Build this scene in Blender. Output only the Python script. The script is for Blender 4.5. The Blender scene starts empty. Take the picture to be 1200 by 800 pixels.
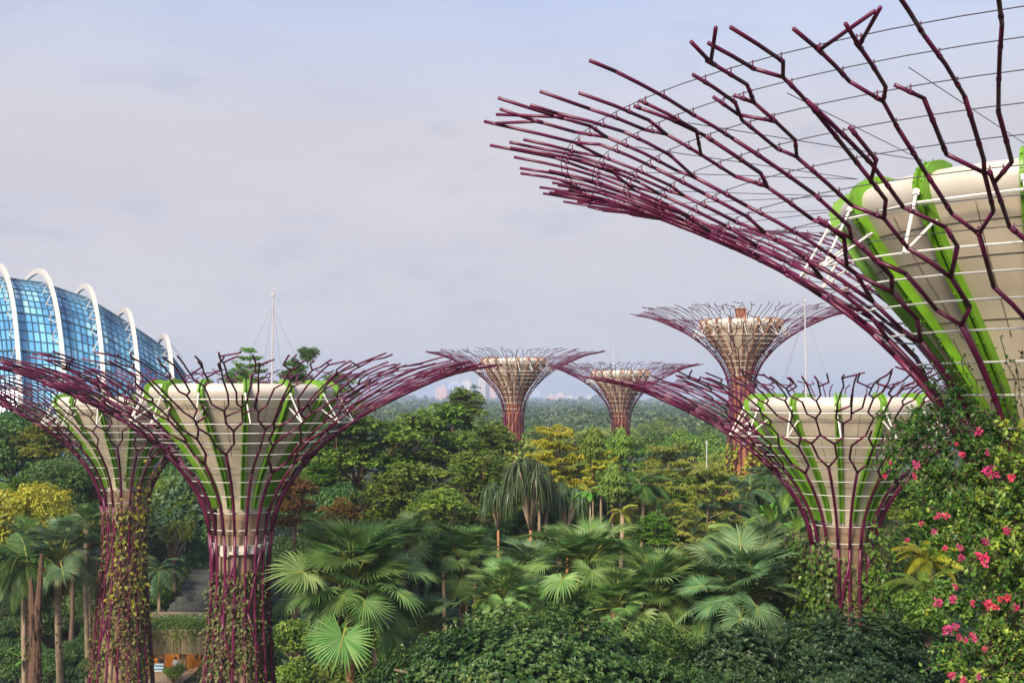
import bpy, bmesh, math, random
import numpy as np
from math import sin, cos, pi, radians, sqrt, tan, atan2
from mathutils import Vector, Matrix, Euler, Quaternion

# ------------------------------------------------------------------ camera, sky, sun
C = bpy.context.scene.collection
F = 1287.0                       # focal length in photo pixels (1200 wide)
EYE = 22.0
PITCH = math.atan(70.0 / F)
cam_d = bpy.data.cameras.new("camera")
cam_d.sensor_width = 36.0
cam_d.lens = F / 1200.0 * 36.0
cam_d.clip_start = 0.5
cam_d.clip_end = 30000
cam = bpy.data.objects.new("camera", cam_d)
C.objects.link(cam)
cam.location = (0, 0, EYE)
cam.rotation_euler = (pi / 2 + PITCH, 0, 0)
bpy.context.scene.camera = cam

SUN_EL, SUN_AZ = radians(36), radians(207)      # azimuth clockwise from +Y: behind the camera, to its right
world = bpy.data.worlds.new("World")
bpy.context.scene.world = world
world.use_nodes = True
nt = world.node_tree
nt.nodes.clear()
wo = nt.nodes.new('ShaderNodeOutputWorld')
bg = nt.nodes.new('ShaderNodeBackground')
sky = nt.nodes.new('ShaderNodeTexSky')
sky.sky_type = 'NISHITA'
sky.sun_disc = False
sky.sun_elevation = SUN_EL
sky.sun_rotation = SUN_AZ
sky.air_density = 1.0
sky.dust_density = 1.5
tc = nt.nodes.new('ShaderNodeTexCoord')
sep = nt.nodes.new('ShaderNodeSeparateXYZ')
nt.links.new(tc.outputs['Generated'], sep.inputs[0])
# thin cloud veil: nearly closed low down, opening to pale blue overhead
veil = nt.nodes.new('ShaderNodeMapRange')
veil.inputs['From Min'].default_value = 0.24
veil.inputs['From Max'].default_value = 0.40
veil.inputs['To Min'].default_value = 0.96
veil.inputs['To Max'].default_value = 0.45
nt.links.new(sep.outputs['Z'], veil.inputs['Value'])
mp = nt.nodes.new('ShaderNodeMapping')
mp.inputs['Scale'].default_value = (1.6, 1.6, 6.0)
nt.links.new(tc.outputs['Generated'], mp.inputs['Vector'])
cn = nt.nodes.new('ShaderNodeTexNoise')
cn.inputs['Scale'].default_value = 1.5
cn.inputs['Detail'].default_value = 7
cn.inputs['Roughness'].default_value = 0.6
nt.links.new(mp.outputs[0], cn.inputs['Vector'])
ccol = nt.nodes.new('ShaderNodeValToRGB')
ccol.color_ramp.elements[0].position = 0.32
ccol.color_ramp.elements[0].color = (4.4, 4.2, 4.65, 1)
ccol.color_ramp.elements[1].position = 0.62
ccol.color_ramp.elements[1].color = (4.95, 4.75, 5.0, 1)
nt.links.new(cn.outputs['Fac'], ccol.inputs['Fac'])
# a few small grey wisps
mp2 = nt.nodes.new('ShaderNodeMapping')
mp2.inputs['Scale'].default_value = (2.4, 1.0, 7.0)
mp2.inputs['Location'].default_value = (0.37, 0.0, 0.0)
nt.links.new(tc.outputs['Generated'], mp2.inputs['Vector'])
wn = nt.nodes.new('ShaderNodeTexNoise')
wn.inputs['Scale'].default_value = 2.2
wn.inputs['Detail'].default_value = 9
wn.inputs['Roughness'].default_value = 0.68
nt.links.new(mp2.outputs[0], wn.inputs['Vector'])
wr = nt.nodes.new('ShaderNodeMapRange')
wr.inputs['From Min'].default_value = 0.54
wr.inputs['From Max'].default_value = 0.72
wr.inputs['To Min'].default_value = 0.0
wr.inputs['To Max'].default_value = 0.75
nt.links.new(wn.outputs['Fac'], wr.inputs['Value'])
wm = nt.nodes.new('ShaderNodeMixRGB')
wm.inputs['Color2'].default_value = (3.5, 3.45, 4.3, 1)
nt.links.new(wr.outputs[0], wm.inputs['Fac'])
nt.links.new(ccol.outputs['Color'], wm.inputs['Color1'])
skb = nt.nodes.new('ShaderNodeMixRGB')
skb.blend_type = 'MULTIPLY'
skb.inputs['Fac'].default_value = 1.0
skb.inputs['Color2'].default_value = (1.6, 1.72, 1.9, 1)
nt.links.new(sky.outputs[0], skb.inputs['Color1'])
mx = nt.nodes.new('ShaderNodeMixRGB')
nt.links.new(veil.outputs[0], mx.inputs['Fac'])
nt.links.new(skb.outputs[0], mx.inputs['Color1'])
nt.links.new(wm.outputs[0], mx.inputs['Color2'])
nt.links.new(mx.outputs[0], bg.inputs['Color'])
bg.inputs['Strength'].default_value = 0.10
nt.links.new(bg.outputs[0], wo.inputs['Surface'])

sun_d = bpy.data.lights.new("sun", 'SUN')
sun_d.energy = 5.0
sun_d.angle = radians(13)
sun_d.color = (1.0, 0.88, 0.70)
sun = bpy.data.objects.new("sun", sun_d)
C.objects.link(sun)
sdir = Vector((sin(SUN_AZ) * cos(SUN_EL), cos(SUN_AZ) * cos(SUN_EL), sin(SUN_EL)))
sun.rotation_euler = (-sdir).to_track_quat('-Z', 'Y').to_euler()

sc = bpy.context.scene
sc.view_settings.view_transform = 'Standard'
sc.view_settings.look = 'None'
sc.view_settings.gamma = 1
sc.view_settings.exposure = 0.5
sc.render.engine = 'CYCLES'
sc.cycles.volume_bounces = 1
sc.cycles.max_bounces = 6
sc.cycles.transparent_max_bounces = 8
try:
    sc.cycles.use_denoising = True
except Exception:
    pass

SP, CP = sin(PITCH), cos(PITCH)


def at(px, py, Y):
    """photo pixel (1200x800) -> point at world depth Y"""
    u = (400 - py) / F
    dx, dy, dz = (px - 600) / F, CP - u * SP, SP + u * CP
    t = Y / dy
    return Vector((dx * t, Y, EYE + dz * t))


# ------------------------------------------------------------------ helpers
rng = np.random.default_rng(7)
R = random.Random(11)


class MB:
    def __init__(self):
        self.v, self.f, self.m, self.t, self.n = [], [], [], [], 0

    def add(self, V, Fc, mat=0, tint=None):
        V = np.asarray(V, float).reshape(-1, 3)
        Fl = (np.asarray(Fc) + self.n).tolist() if not isinstance(Fc, list) else [[i + self.n for i in f] for f in Fc]
        self.v.append(V)
        self.f += Fl
        self.m += [mat] * len(Fl)
        if tint is None:
            self.t += [0.5] * len(Fl)
        elif np.isscalar(tint):
            self.t += [float(tint)] * len(Fl)
        else:
            self.t += list(map(float, tint))
        self.n += len(V)

    def tube(self, pts, rad, n=6, mat=0, tint=None, caps=True):
        pts = np.asarray(pts, float)
        k = len(pts)
        rad = np.full(k, rad, float) if np.isscalar(rad) else np.asarray(rad, float)
        tan_ = np.gradient(pts, axis=0)
        tan_ /= np.linalg.norm(tan_, axis=1)[:, None] + 1e-12
        ref = np.array([0, 0, 1.0]) if abs(tan_[0][2]) < .9 else np.array([1.0, 0, 0])
        a = np.cross(tan_[0], ref)
        a /= np.linalg.norm(a)
        ang = np.arange(n) * 2 * pi / n
        V = []
        for i in range(k):
            a = a - tan_[i] * np.dot(a, tan_[i])
            a /= np.linalg.norm(a) + 1e-12
            b = np.cross(tan_[i], a)
            V.append(pts[i] + rad[i] * (np.cos(ang)[:, None] * a + np.sin(ang)[:, None] * b))
        V = np.concatenate(V)
        Fc = []
        for i in range(k - 1):
            for j in range(n):
                j2 = (j + 1) % n
                Fc.append([i * n + j, i * n + j2, (i + 1) * n + j2, (i + 1) * n + j])
        if caps:
            Fc.append(list(range(n))[::-1])
            Fc.append([(k - 1) * n + j for j in range(n)])
        self.add(V, Fc, mat, tint)

    def box(self, c, s, mat=0, rz=0.0, tint=None):
        c = np.asarray(c, float)
        s = np.asarray(s, float) / 2
        V = np.array([[x, y, z] for x in (-1, 1) for y in (-1, 1) for z in (-1, 1)], float) * s
        if rz:
            cr, sr = cos(rz), sin(rz)
            V = np.stack([V[:, 0] * cr - V[:, 1] * sr, V[:, 0] * sr + V[:, 1] * cr, V[:, 2]], 1)
        self.add(V + c, [[0, 1, 3, 2], [4, 6, 7, 5], [0, 4, 5, 1], [2, 3, 7, 6], [0, 2, 6, 4], [1, 5, 7, 3]], mat, tint)

    def lathe(self, prof, n=48, c=(0, 0), mat=0, a0=0.0, a1=2 * pi):
        prof = np.asarray(prof, float)
        full = abs(a1 - a0 - 2 * pi) < 1e-6
        m = n if full else n + 1
        ang = a0 + (a1 - a0) * np.arange(m) / n
        V = np.concatenate([np.stack([c[0] + r * np.cos(ang), c[1] + r * np.sin(ang), np.full(m, z)], 1) for r, z in prof])
        Fc = []
        for i in range(len(prof) - 1):
            for j in range(n):
                j2 = (j + 1) % m
                Fc.append([i * m + j, i * m + j2, (i + 1) * m + j2, (i + 1) * m + j])
        self.add(V, Fc, mat)

    def leaves(self, P, D, N, L, W, fold=.15, mat=0, tint=None, droop=0.0):
        """diamond leaves: P base, D direction, N normal"""
        P, D, N = map(lambda a: np.asarray(a, float), (P, D, N))
        n = len(P)
        L = np.broadcast_to(np.asarray(L, float), (n,))[:, None]
        W = np.broadcast_to(np.asarray(W, float), (n,))[:, None]
        D = D / (np.linalg.norm(D, axis=1)[:, None] + 1e-9)
        N = N - D * (N * D).sum(1)[:, None]
        N /= np.linalg.norm(N, axis=1)[:, None] + 1e-9
        S = np.cross(D, N)
        mid = P + D * L * .45
        V = np.stack([P, mid + S * W * .5 + N * W * fold, P + D * L - N * L * droop, mid - S * W * .5 + N * W * fold], 1).reshape(-1, 3)
        Fc = np.arange(n * 4).reshape(n, 4)
        self.add(V, Fc, mat, rng.random(n) if tint is None else tint)

    def strap(self, pts, widths, side, mat=0, tint=None, keel=0.0):
        """ribbon along pts; side = (3,) or (k,3) sideways directions"""
        pts = np.asarray(pts, float)
        k = len(pts)
        w = np.asarray(widths, float)[:, None] * .5
        side = np.asarray(side, float)
        if side.ndim == 1:
            side = np.broadcast_to(side, (k, 3))
        tan_ = np.gradient(pts, axis=0)
        nrm = np.cross(side, tan_)
        nrm /= np.linalg.norm(nrm, axis=1)[:, None] + 1e-9
        V = np.concatenate([pts - side * w + nrm * w * keel, pts, pts + side * w + nrm * w * keel])
        Fc = []
        for i in range(k - 1):
            Fc += [[i, k + i, k + i + 1, i + 1], [k + i, 2 * k + i, 2 * k + i + 1, k + i + 1]]
        self.add(V, Fc, mat, tint)

    def mesh(self, name, mats, smooth=False):
        me = bpy.data.meshes.new(name)
        V = np.concatenate(self.v) if self.v else np.zeros((0, 3))
        me.from_pydata(V.tolist(), [], self.f)
        for m in (mats if isinstance(mats, (list, tuple)) else [mats]):
            me.materials.append(m)
        if self.f:
            me.polygons.foreach_set('material_index', self.m)
            at_ = me.attributes.new('tint', 'FLOAT', 'FACE')
            at_.data.foreach_set('value', self.t)
            if smooth:
                me.polygons.foreach_set('use_smooth', [True] * len(self.f))
        me.update()
        return me

    def obj(self, name, mats, parent=None, smooth=False):
        return link(name, self.mesh(name, mats, smooth), parent)


def link(name, data, parent=None, loc=None, rot=None, scale=None):
    o = bpy.data.objects.new(name, data)
    C.objects.link(o)
    if parent:
        o.parent = parent
    if loc is not None:
        o.location = loc
    if rot is not None:
        o.rotation_euler = rot
    if scale is not None:
        o.scale = scale
    return o


def tag(o, label, cat, group=None, kind=None):
    o['label'] = label
    o['category'] = cat
    if group:
        o['group'] = group
    if kind:
        o['kind'] = kind
    return o


def empty(name, loc, label, cat, group=None, rz=0):
    o = link(name, None, None, loc, (0, 0, rz))
    o.empty_display_size = .3
    return tag(o, label, cat, group)


def mat(name, col, rough=.6, var=.25, scale=3.0, metal=0.0, bump=0.0, spec=.5, stretch=(1, 1, 1), coat=0.0):
    m = bpy.data.materials.new(name)
    m.use_nodes = True
    t = m.node_tree
    b = t.nodes['Principled BSDF']
    b.inputs['Roughness'].default_value = rough
    b.inputs['Metallic'].default_value = metal
    b.inputs['Specular IOR Level'].default_value = spec
    b.inputs['Coat Weight'].default_value = coat
    co = t.nodes.new('ShaderNodeTexCoord')
    mpn = t.nodes.new('ShaderNodeMapping')
    mpn.inputs['Scale'].default_value = stretch
    t.links.new(co.outputs['Object'], mpn.inputs['Vector'])
    n = t.nodes.new('ShaderNodeTexNoise')
    n.inputs['Scale'].default_value = scale
    n.inputs['Detail'].default_value = 6
    n.inputs['Roughness'].default_value = .62
    t.links.new(mpn.outputs[0], n.inputs['Vector'])
    r = t.nodes.new('ShaderNodeValToRGB')
    r.color_ramp.elements[0].position = .3
    r.color_ramp.elements[1].position = .72
    r.color_ramp.elements[0].color = (*[c * (1 - var) for c in col], 1)
    r.color_ramp.elements[1].color = (*[min(1, c * (1 + var)) for c in col], 1)
    t.links.new(n.outputs['Fac'], r.inputs['Fac'])
    t.links.new(r.outputs['Color'], b.inputs['Base Color'])
    if bump:
        bp = t.nodes.new('ShaderNodeBump')
        bp.inputs['Strength'].default_value = bump
        bp.inputs['Distance'].default_value = .05
        t.links.new(n.outputs['Fac'], bp.inputs['Height'])
        t.links.new(bp.outputs[0], b.inputs['Normal'])
    return m


def leafmat(name, cols, rough=.45, trans=.35, spec=.4, hue=.0):
    """per-leaf colour from the face attribute 'tint', slight per-tree shift"""
    m = bpy.data.materials.new(name)
    m.use_nodes = True
    t = m.node_tree
    b = t.nodes['Principled BSDF']
    out = t.nodes['Material Output']
    a = t.nodes.new('ShaderNodeAttribute')
    a.attribute_name = 'tint'
    r = t.nodes.new('ShaderNodeValToRGB')
    els = r.color_ramp.elements
    while len(els) < len(cols):
        els.new(.5)
    for i, c in enumerate(cols):
        els[i].position = i / (len(cols) - 1)
        els[i].color = (*c, 1)
    t.links.new(a.outputs['Fac'], r.inputs['Fac'])
    oi = t.nodes.new('ShaderNodeObjectInfo')
    hs = t.nodes.new('ShaderNodeHueSaturation')
    mr = t.nodes.new('ShaderNodeMapRange')
    mr.inputs['To Min'].default_value = .5 - .02 - hue
    mr.inputs['To Max'].default_value = .5 + .02 + hue
    t.links.new(oi.outputs['Random'], mr.inputs['Value'])
    t.links.new(mr.outputs[0], hs.inputs['Hue'])
    mr2 = t.nodes.new('ShaderNodeMapRange')
    mr2.inputs['To Min'].default_value = .78
    mr2.inputs['To Max'].default_value = 1.25
    t.links.new(oi.outputs['Random'], mr2.inputs['Value'])
    t.links.new(mr2.outputs[0], hs.inputs['Value'])
    t.links.new(r.outputs['Color'], hs.inputs['Color'])
    t.links.new(hs.outputs[0], b.inputs['Base Color'])
    b.inputs['Roughness'].default_value = rough
    b.inputs['Specular IOR Level'].default_value = spec
    tr = t.nodes.new('ShaderNodeBsdfTranslucent')
    t.links.new(hs.outputs[0], tr.inputs['Color'])
    ms = t.nodes.new('ShaderNodeMixShader')
    ms.inputs[0].default_value = trans
    t.links.new(b.outputs[0], ms.inputs[1])
    t.links.new(tr.outputs[0], ms.inputs[2])
    t.links.new(ms.outputs[0], out.inputs['Surface'])
    return m


M = {}
M['crimson'] = mat('crimson_paint', (.096, .0045, .036), .42, .3, 1.2, spec=.5)
M['white_rod'] = mat('white_rod', (.62, .60, .56), .45, .12, 2)
M['cream'] = mat('cream_panel', (.57, .48, .365), .5, .17, .9, bump=.02, stretch=(1, 1, .3))
M['pale'] = mat('pale_rim', (.52, .47, .41), .4, .10, .8)
M['cream_far'] = mat('tan_panel', (.60, .47, .35), .55, .2, .9, stretch=(1, 1, .3))
M['lime'] = mat('lime_paint', (.115, .27, .010), .45, .2, 2.0)
M['tanrib'] = mat('tan_rib', (.27, .13, .07), .55, .25, 2.0)
M['seam'] = mat('seam_dark', (.16, .13, .10), .7, .1)
M['concrete'] = mat('trunk_concrete', (.23, .15, .095), .85, .45, 2.5, bump=.3, stretch=(1, 1, .35))
M['terracotta'] = mat('terracotta_core', (.30, .12, .06), .85, .5, 3.0, bump=.3)
M['ledge'] = mat('ledge_white', (.50, .45, .38), .6, .2, 3)
M['cable'] = mat('steel_cable', (.10, .09, .10), .5, .1)
M['mast'] = mat('mast_grey', (.42, .40, .41), .5, .1)
M['deck'] = mat('roof_deck', (.25, .23, .2), .9, .2)
M['bark'] = mat('bark_brown', (.13, .085, .055), .9, .45, 5, bump=.5, stretch=(1, 1, .3))
M['bark_pale'] = mat('bark_pale', (.27, .20, .13), .85, .45, 6, bump=.5, stretch=(1, 1, .25))
M['bark_orange'] = mat('bark_orange', (.42, .19, .085), .85, .4, 6, bump=.5, stretch=(1, 1, .2))
M['limb'] = mat('limb_reddish', (.19, .10, .065), .85, .35, 5, bump=.4)
M['shag'] = mat('shaggy_trunk', (.11, .06, .035), .95, .55, 14, bump=.9, stretch=(1.5, 1.5, .15))
M['petiole'] = mat('petiole', (.25, .27, .05), .5, .25, 4)

M['L_dark'] = leafmat('leaf_dark', [(.030, .070, .018), (.065, .135, .028), (.135, .22, .050)])
M['L_mid'] = leafmat('leaf_mid', [(.060, .118, .014), (.130, .235, .028), (.26, .35, .050)])
M['L_olive'] = leafmat('leaf_olive', [(.10, .16, .022), (.22, .30, .042), (.38, .40, .065)])
M['L_bright'] = leafmat('leaf_bright', [(.055, .145, .016), (.11, .25, .024), (.20, .35, .04)])
M['L_yellow'] = leafmat('leaf_yellow', [(.13, .17, .012), (.31, .31, .02), (.50, .44, .035)])
M['L_brown'] = leafmat('leaf_brown', [(0.075, 0.045, 0.012), (0.170, 0.085, 0.018), (0.260, 0.150, 0.030)])
M['L_bluish'] = leafmat('leaf_bluish', [(.034, .085, .036), (.080, .155, .065), (.17, .25, .11)])
M['L_fan'] = leafmat('leaf_fan', [(.045, .110, .026), (.105, .215, .050), (.27, .37, .13)], rough=.5, trans=.22, spec=.35)
M['L_fand'] = leafmat('leaf_fan_dark', [(.040, .095, .036), (.095, .18, .068), (.24, .33, .16)], rough=.5, trans=.22, spec=.35)
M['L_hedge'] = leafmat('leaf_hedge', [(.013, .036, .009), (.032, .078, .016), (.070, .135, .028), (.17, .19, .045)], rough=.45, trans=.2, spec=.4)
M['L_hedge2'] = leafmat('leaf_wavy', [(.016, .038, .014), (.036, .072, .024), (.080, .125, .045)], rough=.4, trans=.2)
M['L_boug'] = leafmat('leaf_bougainvillea', [(0.024, 0.061, 0.014), (0.061, 0.128, 0.019), (0.203, 0.284, 0.034), (0.446, 0.405, 0.041)], rough=.45, trans=.3)
M['L_ivy'] = leafmat('leaf_ivy', [(.045, .115, .018), (.090, .21, .028), (.17, .32, .045)], rough=.4)
M['L_vineyel'] = leafmat('leaf_vine_yellow', [(0.090, 0.130, 0.012), (0.240, 0.270, 0.020), (0.400, 0.360, 0.030)], rough=.4)
M['L_purple'] = leafmat('leaf_purple_brown', [(.13, .03, .035), (.16, .10, .03), (.22, .17, .045), (.10, .16, .03), (.30, .26, .08)], rough=.6)
M['L_module'] = leafmat('leaf_module', [(.035, .06, .018), (.085, .115, .03), (.17, .14, .05), (.09, .16, .03), (.26, .21, .10)], rough=.6)
M['L_grass'] = leafmat('leaf_grass', [(0.050, 0.130, 0.012), (0.120, 0.260, 0.020), (0.180, 0.330, 0.040)])
M['pink'] = leafmat('petal_pink', [(.55, .02, .14), (.72, .05, .22), (.80, .16, .30)], rough=.6, trans=.4)
M['coral'] = leafmat('petal_coral', [(.66, .02, .12), (.74, .04, .19), (.80, .12, .26)], rough=.6, trans=.4)

GROVE = 'steel tree towers of the grove'

# ------------------------------------------------------------------ ground, hills, far forest
g = MB()
g.add([[-7400, -390, 0], [7400, -390, 0], [7400, 6390, 0], [-7400, 6390, 0]], [[0, 1, 2, 3]])
gm = mat('forest_floor', (.022, .028, .012), .95, .55, .25)
go = g.obj('ground', gm)
go['kind'] = 'structure'

h = MB()
nx = 260
hillm = mat('hill_forest', (.030, .050, .024), .95, .5, .02, bump=.0)
xs = np.linspace(-1900, 2300, nx)
r0 = np.random.default_rng(3)


def hill_h(x, Y):
    px = 600 + F * x / Y
    top = np.interp(px, [0, 250, 560, 590, 640, 700, 760, 860, 900, 960, 1100, 1300],
                    [466, 466, 469, 474, 472, 469, 471, 474, 478, 481, 482, 481])
    return EYE + (470 - top) * Y / F


rows = [(0., 0.0), (.35, .45), (.7, .85), (1., 1.0), (1.3, .8), (1.8, 0.0)]
V = []
for i, (dy, hf) in enumerate(rows):
    Y = 2300 + 900 * dy
    jit = r0.normal(0, 3.2, nx) if 0 < hf else 0
    V.append(np.stack([xs, np.full(nx, Y) + r0.normal(0, 12, nx), (hill_h(xs, 3200.) + jit) * hf], 1))
V = np.concatenate(V)
fc = [[i * nx + j, i * nx + j + 1, (i + 1) * nx + j + 1, (i + 1) * nx + j] for i in range(len(rows) - 1) for j in range(nx - 1)]
h.add(V, fc)
ho = h.obj('hills', hillm)
ho['kind'] = 'structure'


def canopy_mass(mb, x, y, top, rad, n, L, tr):
    """a dome of leaf clumps for one distant tree"""
    u = tr.normal(size=(n, 3))
    u[:, 2] = np.abs(u[:, 2]) * 1.1
    u /= np.linalg.norm(u, axis=1)[:, None]
    rr = tr.uniform(.72, 1.05, n)[:, None]
    P = np.array([x, y, top - rad * .95]) + u * rr * np.array([rad, rad, rad * .95])
    D = np.cross(u, tr.normal(size=(n, 3)))
    N = u + tr.normal(0, .45, (n, 3))
    base = tr.uniform(.0, .65)
    mb.leaves(P, D, N, L * tr.uniform(.7, 1.3, n), L * .8, .1, 0, np.clip(base + tr.normal(.15, .16, n), 0, 1))


# far-off wood that reads as one mass (350 m to 2 km away)
fm = MB()
tr = np.random.default_rng(5)
for Y0, Y1, n, rad, top, cnt, L in [(300, 520, 420, 6.5, 15.5, 110, 1.5), (520, 900, 620, 8, 16, 70, 2.5), (900, 1500, 700, 10, 17, 45, 4.2), (1500, 2400, 700, 14, 20, 26, 8.0)]:
    for k in range(n):
        Y = tr.uniform(Y0, Y1)
        px = tr.uniform(-60, 1260)
        x = (px - 600) / F * Y
        rr = rad * tr.uniform(.6, 1.35)
        canopy_mass(fm, x, Y, top + tr.normal(0, 1.6) + (rr - rad) * .5, rr, cnt, L, tr)
M['L_far'] = leafmat('leaf_far_wood', [(.026, .050, .020), (.056, .094, .030), (.094, .135, .044), (.14, .16, .06)])
fo = fm.obj('distant_forest', M['L_far'])
tag(fo, 'far wood of rounded green crowns fading into haze below the skyline', 'forest', None, 'stuff')
hm = MB()
for k in range(700):
    px = tr.uniform(-40, 1240)
    Y = 3150 + tr.uniform(-500, 60)
    x = (px - 600) / F * Y
    f_ = np.interp(Y, [2300, 2615, 2930, 3200], [0, .45, .85, 1])
    canopy_mass(hm, x, Y, hill_h(x, 3200.) * f_ + tr.uniform(4, 16), tr.uniform(12, 22), 22, 11, tr)
tag(hm.obj('hill_forest', M['L_far']), 'blue-grey wooded ridge in the haze under the far apartment blocks', 'forest', None, 'stuff')

# leafy undergrowth hiding the soil between the trunks
um = MB()
ur = np.random.default_rng(15)
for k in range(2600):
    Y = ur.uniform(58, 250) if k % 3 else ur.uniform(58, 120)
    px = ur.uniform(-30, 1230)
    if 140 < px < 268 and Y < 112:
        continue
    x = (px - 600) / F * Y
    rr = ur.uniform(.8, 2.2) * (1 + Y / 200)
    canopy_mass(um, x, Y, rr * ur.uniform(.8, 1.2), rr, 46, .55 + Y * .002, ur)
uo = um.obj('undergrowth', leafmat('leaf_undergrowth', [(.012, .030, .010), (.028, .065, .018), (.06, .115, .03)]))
tag(uo, 'dark leafy undergrowth covering the soil between the garden trees', 'undergrowth', None, 'stuff')

# ------------------------------------------------------------------ far city
def facade(name, wall, win, sx, sz):
    m = bpy.data.materials.new(name)
    m.use_nodes = True
    t = m.node_tree
    b = t.nodes['Principled BSDF']
    co = t.nodes.new('ShaderNodeTexCoord')
    mp_ = t.nodes.new('ShaderNodeMapping')
    mp_.inputs['Rotation'].default_value = (pi / 2, 0, 0)
    t.links.new(co.outputs['Object'], mp_.inputs['Vector'])
    br = t.nodes.new('ShaderNodeTexBrick')
    br.offset = 0
    br.inputs['Color1'].default_value = (*win, 1)
    br.inputs['Color2'].default_value = (*[c * 1.3 for c in win], 1)
    br.inputs['Mortar'].default_value = (*wall, 1)
    br.inputs['Scale'].default_value = 1
    br.inputs['Brick Width'].default_value = sx
    br.inputs['Row Height'].default_value = sz
    br.inputs['Mortar Size'].default_value = sz * .22
    t.links.new(mp_.outputs[0], br.inputs['Vector'])
    t.links.new(br.outputs['Color'], b.inputs['Base Color'])
    b.inputs['Roughness'].default_value = .6
    return m


fac = [facade('facade_pink', (.72, .42, .36), (.42, .24, .22), 7, 5), facade('facade_white', (.75, .70, .66), (.38, .36, .40), 8, 4.5),
       facade('facade_blue', (.36, .46, .62), (.22, .30, .46), 6, 4), facade('facade_cream', (.70, .58, .48), (.36, .28, .26), 9, 5)]
roofm = mat('tower_roof', (.45, .40, .38), .8, .1)
city = [  # px0, px1, py top, facade, label
    (511, 524, 455, 0, 'pink striped apartment slab, leftmost above the leafy treetop'),
    (525, 541, 449, 2, 'blue glass office tower seen under the canopy tip'),
    (541, 552, 447, 1, 'pale narrow tower to the right of the blue glass tower'),
    (561, 569, 444, 3, 'cream tower rising just past the highest treetop'),
    (569, 574, 441, 0, 'slim rose tower, tallest of the pink block cluster'),
    (574, 581, 444, 0, 'broad rose tower right of the slim rose one'),
    (583, 589, 452, 1, 'white tower half hidden by the left purple canopy stem'),
    (621, 634, 461, 2, 'low bluish block on the skyline left end between the two small canopies'),
    (641, 649, 464, 0, 'pinkish low block on the skyline with a stepped neighbour'),
    (650, 661, 462, 3, 'wide cream block in the middle of the low skyline'),
    (663, 671, 465, 1, 'white low block right of the wide cream block'),
    (674, 682, 466, 3, 'small beige block on the ridge near the second small canopy'),
    (686, 697, 465, 1, 'long white block on the ridge beside the crimson stem'),
    (699, 708, 467, 0, 'rosy block on the ridge touching the crimson stem edge'),
    (777, 786, 462, 1, 'white block on the wooded ridge right of the crimson stem'),
]
for k, (a, b, t_, fi, lab) in enumerate(city):
    Y = 3700 + 40 * (k % 5)
    p0, p1 = at(a, t_, Y), at(b, t_, Y)
    w, ht = p1.x - p0.x, p0.z
    e = empty('apartment_tower', ((p0.x + p1.x) / 2, Y, 0), lab, 'tower block', 'far apartment and office blocks')
    w1 = MB()
    w1.box((0, 0, ht / 2), (w, w * .8, ht))
    for j in (-1, 0, 1):
        w1.box((j * w * .33, -w * .42, ht * .48), (w * .12, w * .08, ht * .96))
    w1.obj('wall', fac[fi], e)
    rf = MB()
    rf.box((0, 0, ht + 3), (w * .7, w * .5, 6))
    rf.box((w * .15, 0, ht + 8), (w * .25, w * .25, 8))
    rf.obj('roof', roofm, e)
housew = mat('house_white', (.80, .74, .66), .7, .1)
for px0, px1, pt, Y, lab in [(627, 637, 478, 1750, 'flat-roofed white house standing among the far trees'),
                             (637, 645, 480, 1740, 'cream house joined on the right of the flat-roofed white one'),
                             (763, 771, 479, 1800, 'pale house among far trees right of the second small canopy'),
                             (783, 790, 480, 1830, 'small white house in the trees under the long purple branches')]:
    p0, p1 = at(px0, pt, Y), at(px1, pt, Y)
    e = empty('house', ((p0.x + p1.x) / 2, Y, 0), lab, 'house', 'pale houses in the far wood')
    w = p1.x - p0.x
    b_ = MB()
    b_.box((0, 0, p0.z / 2), (w, w, p0.z))
    b_.obj('wall', housew, e)
    b_ = MB()
    b_.box((0, 0, p0.z + .6), (w * 1.1, w * 1.1, 1.2))
    b_.obj('roof', roofm, e)
    for j in (-.28, .0, .28):
        b_ = MB()
        b_.box((j * w, -w * .5 - .05, p0.z - 4), (w * .16, .3, 3.2))
        b_.obj('window', M['seam'], e)

# ------------------------------------------------------------------ glass conservatory
def glassmat(name, cols, rough=.12):
    m = leafmat(name, cols, rough, 0.0, .8)
    return m


M['glass'] = glassmat('blue_glass', [(.014, .085, .17), (.055, .24, .40), (.13, .40, .55), (.33, .60, .67)])
M['mullion'] = mat('mullion_dark', (.05, .11, .16), .5, .1)
M['fin'] = mat('fin_white', (.50, .475, .44), .5, .08)


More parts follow.
